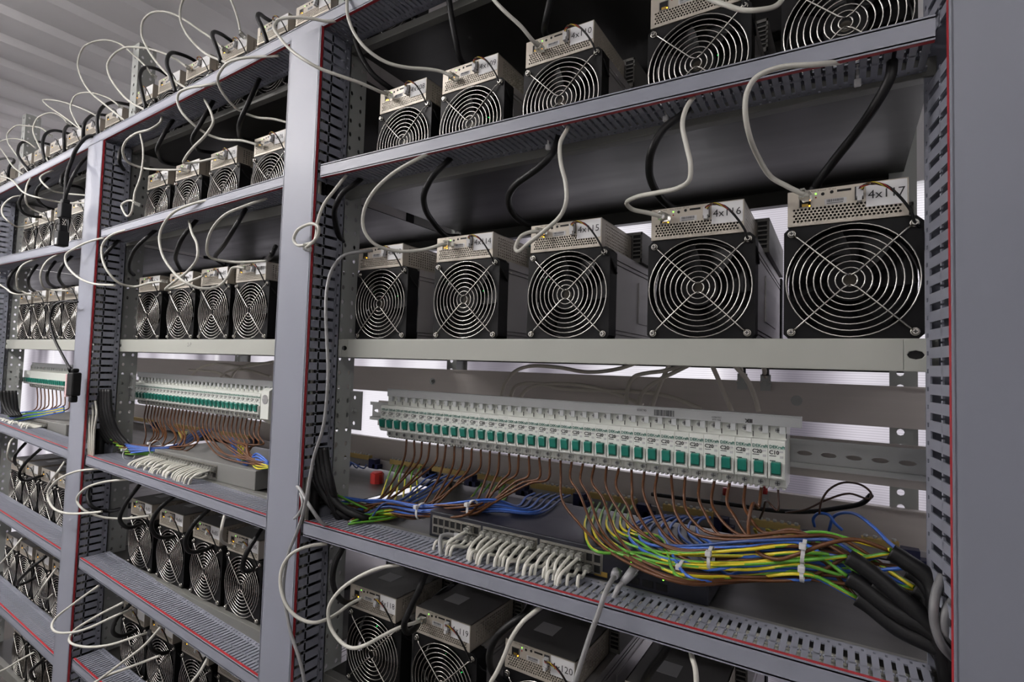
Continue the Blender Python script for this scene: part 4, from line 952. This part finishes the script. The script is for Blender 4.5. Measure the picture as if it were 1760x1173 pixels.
# ------------------------------------------------------------------ wiring of the breakers
def pr(P):
    d = Vector(P)-CAM; z = d.dot(FW)
    return 880+F_PX*d.dot(RT)/z, 586.5-F_PX*d.dot(UP)/z
def lerp(tab, u):
    for (a, b), (c, d) in zip(tab, tab[1:]):
        if u <= c: return b+(d-b)*max(0, (u-a))/(c-a)
    return tab[-1][1]
WR = .0019
rw = random.Random(11)
def wire(kind, label, P, group, r=WR):
    m, st = {'brown': ('wire_brown', None), 'blue': ('wire_blue', None), 'navy': ('wire_navy', None), 'earth': ('wire_green', 'wire_yellow'), 'dark': ('wire_brown_dark', None)}[kind]
    return cable('wire', label, 'wire', lay(P), r, m, group, stripe=st, n=7, per=6)
def lay(P):
    """keep a wire above the shelf and above the switch that stands on it"""
    out = []
    for p in P:
        zm = -.2205 if (-.545 < p.x < -.118 and .0 < p.y < .262) else -.257
        if p.z < zm and p.y > -.03:
            d = p-CAM; q = CAM+d*(zm/p.z)
            if -.545 < q.x < -.118 and 0 < q.y < .262 and zm < -.23: q = CAM+d*(-.2205/p.z)
            p = q
        out.append(p)
    return out
FERR = MB().cyl((0, 0, -.010), (0, 0, .004), .0025, .0029, 8).mesh('ferrule', ['ferrule'])
def foot(x, z=BKZ): return Vector((x, BKY+.021, z-.0365))
# right bay, wires of the right-hand loom
CEN = [(960, 888), (1060, 930), (1172, 966), (1280, 962), (1380, 958), (1450, 966)]
SPR = [(960, 12), (1060, 24), (1172, 32), (1280, 35), (1380, 36), (1450, 36)]
ENDS = [(1531, 949), (1458, 958), (1458, 993), (1473, 1028), (1536, 1017), (1571, 1012), (1589, 1050), (1510, 1032), (1560, 980)]
def loomR(u, s, y): return at(u, lerp(CEN, u)+s*lerp(SPR, u)*1.12, y)
def rightward(u0, s, e, yb):
    out = [u for u in (1060, 1172, 1280, 1380, 1440) if u > u0]
    P = [loomR(u, s+rw.uniform(-.12, .12), yb+rw.uniform(-.006, .006)) for u in out if u < e[0]-35]
    P.append(at(e[0]+rw.uniform(-3, 3), e[1]+rw.uniform(-3, 3), yb-.012))
    return P
SB = [-1.2+1.2*q/13 for q in range(14)]; SU = [-.75+1.6*q/7 for q in range(8)]; SE = [-.35+1.2*q/6 for q in range(7)]
for q in (SB, SU, SE): rw.shuffle(q)
for i in range(19, 36):
    x = BKX0+BKP*(i+.5); f = foot(x); u0, v0 = pr(f); s = 1-(i-19)*.09 if i < 23 else SB.pop()
    P = [f, f+Vector((rw.uniform(-.003, .003), -.002, -.024))]
    lab = f'brown wire dropping from the {nth(i)} breaker from the left, right bay'
    if i == 34:
        P += px([(1294, 866), (1286, 904), (1291, 932), (1307, 953), (1337, 962), (1366, 955), (1419, 936), (1470, 928), (1530, 947)], [.055, .03, .0, -.012, -.012, -.01])
        wire('brown', lab, P, 'brown breaker wires', .0021); t_ = None
    elif i == 35:
        P += px([(1318, 862), (1312, 878), (1306, 892)], [.09, .14]); wire('dark', 'dark thin wire dropping from the last breaker of the right bay', P, 'brown breaker wires', .0013)
    else:
        uj = u0+60+rw.uniform(-10, 25); yb = .012 - .004*(s)
        P += [at(u0+6+rw.uniform(-4, 8), v0+62+rw.uniform(-8, 8), .06), at(u0+.45*(uj-u0)+8, (v0+62)*.5+(lerp(CEN, uj)+s*lerp(SPR, uj))*.5+8, .04)]
        P += [loomR(uj+40, s, yb+.01)] + rightward(uj+95, s, ENDS[(i*5) % 9], yb)
        wire('brown', lab, P, 'brown breaker wires')
def strip_pt(k, q, n, dv=0):
    ua, ub, v = TERM[k]; t_ = (q+.5)/n; return at(ua+(ub-ua)*t_, v+4*t_+2+dv, .248)
for q in range(7):
    s = SE.pop(); p = strip_pt(5, q, 7); u, v = pr(p); yb = .004
    P = [p, at(u-8, v+16, .23), at(u-14+q*2, v+45, .16), at(u+8+q*6, v+85-q*5, .08), loomR(u+85, s, .02)] + rightward(u+130, s, ENDS[(q*2+1) % 9], yb)
    wire('earth', f'green and yellow wire, {nth(q)} of those from the brass strip left of the right loom', P, 'earth wires right')
for q in range(8):
    s = SU.pop(); p = strip_pt(6, q, 8); u, v = pr(p); yb = .008
    P = [p, at(u-30+q*2, v+4, .21), at(u-62+q*6, v+22+q, .16), at(u-58+q*9, v+46, .10), loomR(max(u-10+q*8, 1100), s, .03)] + rightward(max(u+50, 1180), s, ENDS[(q*2) % 9], yb)
    wire('navy' if q in (2, 5) else 'blue', f'blue wire, {nth(q)} of those arching out of the brass strip under the breakers', P, 'blue wires right')
for q in range(4):
    s = -1.0+q*.35; p = strip_pt(7, q, 4); u, v = pr(p)
    e = [(1531, 946), (1571, 1010), (1536, 1015), (1589, 1048)][q]
    P = [p, at(u-4, v-8, .22), at(u+34, v+6+q*4, .13), at(1410+q*8, 915+q*18, .06), at(1470+q*6, 930+q*20, .02), at(e[0], e[1], -.012)]
    wire('earth', f'green and yellow wire, {nth(q)} of those rising at the right end of the loom', P, 'earth wires far right')
wire('blue', 'blue wire hooped above the right end of the loom', px([(1425, 912), (1432, 890), (1448, 882), (1470, 884), (1500, 905), (1525, 930), (1542, 945)], [.2, .16, .12, .06, .0]), None)
wire('blue', 'small blue wire hoop left of the taller one', px([(1400, 905), (1398, 892), (1408, 883), (1425, 886), (1435, 900), (1448, 912)], [.2, .17, .16, .16]), None)
for q, e in enumerate(ENDS+[(1500, 1004), (1548, 1044), (1606, 1034), (1590, 1000)]):
    P = [at(e[0], e[1], -.012), at(e[0]+22, e[1]+14, -.014), at(min(e[0]+70, 1600+q), e[1]+52, -.02), at(1614+q*3, max(e[1]+95, 1095+q*4), -.03), at(1628+q*3, 1150+q*3, -.03), at(1636+q*3, 1215, -.03)]
    cable('sheathed_cable', f'black sheathed cable at the right end of the loom, {nth(q)} of thirteen', 'power cable', P, .0080, 'black_rubber', 'black sheathed cables right', n=10)
for q in range(2):
    cable('network_cable', ['outer grey cable bowing beside the wide post, lower right', 'inner grey cable bowing beside the wide post, lower right'][q], 'network cable',
          px([[(1620, 990), (1610, 1015), (1605, 1045), (1607, 1075), (1619, 1109), (1646, 1138), (1680, 1160)], [(1664, 1012), (1634, 1038), (1625, 1056), (1626, 1085), (1642, 1106), (1680, 1122)]][q], [-.045, -.06, -.06, -.04]), .0036, 'dim_cable', 'grey cables lower right')
# right bay, wires of the left-hand loom
CENL = [(560, 858), (640, 870), (725, 880), (812, 876), (930, 858)]
def loomL(u, s, y): return at(u, lerp(CENL, u)+s*(12 if u > 620 else 16), y)
EL = [(578, 852), (574, 863), (624, 884), (612, 893), (634, 892), (600, 900), (592, 878)]
def leftward(u0, s, e, yb):
    P = [loomL(u, s+rw.uniform(-.15, .15), yb+rw.uniform(-.005, .005)) for u in (812, 725, 660) if u < u0 and u > e[0]+25]
    P.append(at(e[0]+rw.uniform(-2, 2), e[1]+rw.uniform(-2, 2), yb-.03))
    return P
for i in range(2, 19):
    x = BKX0+BKP*(i+.5); f = foot(x); u0, v0 = pr(f); g = 0 if i < 7 else 1 if i < 12 else 2; s = rw.uniform(-.8, .8)
    uj = (640, 715, 812)[g]+rw.uniform(-12, 12)
    P = [f, f+Vector((rw.uniform(-.003, .003), -.002, -.03)), at(u0-(u0-uj)*.25, v0+.6*(lerp(CENL, uj)-v0)-10, .07), at(uj+(u0-uj)*.3, lerp(CENL, uj)-14, .05), loomL(uj, s, .03)] + leftward(uj-40, s, EL[i % 7], .02)
    wire('brown', f'brown wire dropping from the {nth(i)} breaker from the left, right bay', P, 'brown breaker wires')
for k, n_, g in ((2, 5, 0), (4, 6, 1)):
    for q in range(n_):
        p = strip_pt(k, q, n_); u, v = pr(p); s = -.9+q*.33; uj = (675, 850)[g]
        P = [p, at(u-14, v+6, .225), at(u-(u-uj)*.45, v+22+q*2, .15), loomL(uj, s, .05)] + leftward(uj-45, s, EL[(q*3+g) % 7], .018)
        wire('navy' if q % 2 else 'blue', f'blue wire, {nth(q)} of those fanning left from the {("third", "fifth")[g]} brass strip', P, 'blue wires left')
for k, n_, g in ((1, 6, 0), (3, 5, 1)):
    for q in range(n_):
        p = strip_pt(k, q, n_); u, v = pr(p); s = .2+q*.2; uj = (640, 745)[g]
        if g == 0: P = [p, at(u-6, v+12, .225), at(u-16+q*2, v+40, .19), at(u-24+q*3, v+62, .14), loomL(650+q*6, s, .06)] + leftward(620, s, EL[q % 7], .012)
        else: P = [p, at(u-8, v+10, .22), at(u-26, v+30, .15), loomL(uj+q*5, s*.6-.5, .05)] + leftward(uj-40, s, EL[(q+3) % 7], .015)
        wire('earth', f'green and yellow wire, {nth(q)} of those hanging from the {("second", "fourth")[g]} brass strip', P, 'earth wires left')
for q in range(4): 
    p = strip_pt(0, q, 4); u, v = pr(p); wire('navy', f'dark blue wire, {nth(q)} of those entering the leftmost brass strip', [at(592, 800-q*2, .22), at(604, 798-q, .21), at(u-6, v+7, .22), p], 'blue wires far left', .0016)
for q, e in enumerate(EL):
    u = 518+q*7.5
    P = [at(u-4, 770, -.045), at(u, 800, -.045), at(u+6, 828, -.045), at(u+(e[0]-u)*.45, 800+(e[1]-800)*.78, -.035), at(e[0]-12, e[1]-3, -.022), at(e[0], e[1], -.010)]
    if q < 2: P = [at(505, 862+q*8, -.05), at(525, 862+q*6, -.04), at(550, 856+q*8, -.02), at(*e, -.010)]
    cable('sheathed_cable', f'black sheathed cable curving from the post onto the shelf, {nth(q)} of the bundle', 'power cable', P, .0056, 'black_rubber', 'black sheathed cables left', n=9)
def tie(label, u, va, vb, y, tilt=0.):
    a, b = at(u, va, y), at(u, vb, y); c = (a+b)/2; h = (a-b).length/2; t = thing('cable_tie', label, 'cable tie', c, 'nylon ties'); mb = MB(); N = 20; k = 0; d = .013
    for i in range(N):
        q = 2*math.pi*i/N; yy, zz = d*math.cos(q), h*math.sin(q)
        for xx, e in ((-.0018, 0), (.0018, 0), (.0018, .0012), (-.0018, .0012)): mb.v.append((xx+tilt*zz, yy*(1+e/d), zz*(1+e/h)))
    for i in range(N):
        for j in range(4): mb.face([4*i+j, 4*i+(j+1) % 4, 4*((i+1) % N)+(j+1) % 4, 4*((i+1) % N)+j])
    mb.build('strap', 'tie_nylon', t)
    MB().box(-.0032, .0032, -d-.005, -d+.002, h*.55, h*.55+.006, 0).build('head', 'tie_nylon', t, bevel=.001)
for a in (('white nylon tie on the front strand of the right loom', 1172, 966, 998, -.004), ('white nylon tie on the upper strand of the right loom', 1222, 942, 979, .004), ('upper white nylon tie near the stripped cable ends', 1381, 930, 966, -.004, .12),
          ('lower white nylon tie near the stripped cable ends', 1379, 970, 998, -.006), ('white nylon tie, left of two on the left loom', 725, 866, 893, .02), ('white nylon tie, right of two on the left loom', 812, 861, 891, .026)): tie(*a)
for lab, u, v in (('white cable tie tail under the upper duct above machine 4x115', 942, 250), ('white cable tie tail under the upper duct above machine 4x116', 1144, 200), ('white cable tie tail under the upper duct above machine 4x117', 1474, 138)):
    p = at(u, v, -.03); t = thing('cable_tie', lab, 'cable tie', p, 'tie tails'); MB().box(-.0012, .0012, -.0006, .0006, 0, .016).build('strap', 'tie_nylon', t); MB().box(-.003, .003, -.0025, .0025, -.006, .001).build('head', 'tie_nylon', t, bevel=.001)
# cables at the back
for i, pts in enumerate(([(860, 690), (868, 660), (885, 639), (910, 630), (960, 632), (1010, 640), (1060, 635), (1095, 624)], [(875, 690), (885, 666), (900, 660), (925, 660), (960, 668), (1040, 672), (1120, 676), (1160, 685), (1205, 703)],
                         [(890, 692), (905, 670), (930, 662), (970, 660), (1020, 666), (1070, 682), (1105, 697)], [(1075, 700), (1080, 665), (1090, 648), (1110, 642), (1140, 638), (1185, 626)], [(1096, 700), (1105, 675), (1130, 655), (1160, 640), (1190, 625)],
                         [(1120, 702), (1135, 660), (1152, 624)], [(1222, 624), (1240, 665), (1258, 708)], [(1258, 624), (1285, 655), (1298, 685), (1304, 708)], [(1271, 622), (1276, 648)], [(1311, 622), (1316, 649)])):
    cable('rear_cable', f'beige cable behind the breakers under the middle beam, {nth(i)} from the left', 'cable', px(pts, [.22, .24, .24, .24] if i < 8 else [.29, .305]), .0036, 'beige_cable', 'beige rear cables')
wire('dark', 'thin black wire looped in the air at the right of the breakers', px([(1408, 884), (1412, 862), (1425, 842), (1450, 830), (1480, 834), (1497, 848), (1494, 858), (1460, 849), (1420, 860), (1385, 876), (1350, 882)], [.16, .15, .15, .18]), None, .0013)
cable('wire', 'thick black wire lying along the bar at the right', 'wire', px([(1497, 852), (1480, 866), (1440, 874), (1390, 880), (1330, 878), (1260, 868), (1180, 858), (1120, 850)], [.16, .2, .24, .25]), .0032, 'black_rubber')
for i, pts in enumerate(([(330, 645), (345, 632), (375, 626), (420, 630), (470, 622)], [(395, 655), (405, 638), (425, 628), (465, 624)], [(375, 652), (390, 640), (420, 636), (465, 648)], [(325, 636), (370, 640), (400, 650)])):
    cable('rear_cable', f'beige cable behind the breakers of the centre bay, {nth(i)} of four', 'cable', px(pts, [.22, .24]), .0036, 'beige_cable', 'beige rear cables')
# centre bay wiring
CENC = [(195, 764), (260, 768), (300, 774), (345, 765)]
for i in range(2, 33):
    x = X2+.0175*(i+.5); f = foot(x); u0, v0 = pr(f)
    if i < 18: e = [(196, 760), (205, 770), (222, 778)][i % 3]; P = [f, f+Vector((0, -.004, -.035)), at(u0+rw.uniform(-4, 12), v0+52, .05), at(u0-10+rw.uniform(-8, 8), 768+rw.uniform(-4, 10), .03), at(265+rw.uniform(-10, 10), 769+rw.uniform(-5, 5), .01), at(*e, -.03)]
    else: P = [f, f+Vector((0, -.004, -.03)), at(u0+4, v0+42, .05), at(min(u0+26, 425), 772+rw.uniform(-8, 10), .03), at(434+rw.uniform(-8, 8), 792+rw.uniform(-6, 6), .01), at(470, 802+rw.uniform(-6, 6), .0)]
    wire('brown', f'brown wire dropping from the {nth(i)} breaker from the left, centre bay', P, 'brown breaker wires, centre bay', .0018)
for q in range(6):
    wire('blue' if q % 2 else 'navy', f'blue wire in the left strand of the centre bay, {nth(q)} of six', px([(345+q*4, 738), (325, 748+q*3), (300, 766+q*2), (265, 770+q), (215+q*2, 764+q*3)], [.2, .1, .03, .0, -.03]), 'blue wires, centre bay')
    wire('earth', f'green and yellow wire in the left strand of the centre bay, {nth(q)} of six', px([(322-q*3, 742), (312, 758+q*2), (285, 772+q*2), (250, 772+q*2), (190+q*5, 756+q*5)], [.2, .1, .02, .0, -.03]), 'earth wires, centre bay')
    wire('blue' if q < 3 else 'earth', f'tangled coloured wire beside the centre post, {nth(q)} of six', px([(395+q*5, 752+q*2), (405+q*2, 785+q*2), (425, 800-q*3), (440, 780+q*5), (462, 795+q*2)], [.1, .03, .01, .0]), 'tangled wires, centre bay')
for q in range(8):
    u = 154+q*5
    cable('sheathed_cable', f'black sheathed cable leaving the left post, {nth(q)} of the bundle', 'power cable', px([(u-1, 670), (u, 700), (u+5, 722), (u+14, 744), (u+28+q, 762+q)], [-.05, -.05, -.04, -.02]), .005, 'black_rubber', 'black sheathed cables, centre bay', n=7)
for q in range(4):
    cable('network_cable', f'white cable leaving the foot of the left post wall, {nth(q)} of four', 'network cable', px([(146+q*6, 690), (148+q*6, 712), (150+q*4, 740), (152+q*3, 770), (153+q*2, 800)], [-.06, -.066, -.066, -.06]), .0024, 'white_cable', 'white cables at the left post')
tie('white nylon tie on the coloured strand of the centre bay', 267, 758, 782, .005); tie('white nylon tie on the green strand near the left post', 222, 770, 792, -.02)
# left bay wiring
for i in range(3, 20, 2):
    x = X3+.0175*(i+.5); f = foot(x, BKZ+.008); u0, v0 = pr(f)
    wire('brown', f'brown wire below the small breakers of the left bay, {nth(i//2-1)} from the left', [f, at(u0+1, v0+20, .06), at(u0-4, 702+rw.uniform(-4, 4), .03), at(u0-26, 710, .01)], 'brown breaker wires, left bay', .0018)
for q in range(5):
    wire(('blue', 'earth')[q % 2], f'coloured wire on the wiring shelf of the left bay, {nth(q)} of five', px([(110, 700+q*2), (80, 706+q*2), (50, 708+q*3), (14, 712+q*4)], [.02, .0, -.02]), 'coloured wires, left bay', .0022)
for q in range(5):
    cable('sheathed_cable', f'black sheathed cable leaving the left edge post, {nth(q)} of five', 'power cable', px([(2+q*6, 672), (4+q*6, 690), (10+q*5, 706), (20+q*4, 716)], [-.045, -.04, -.03]), .005, 'black_rubber', 'black sheathed cables, left bay', n=6)
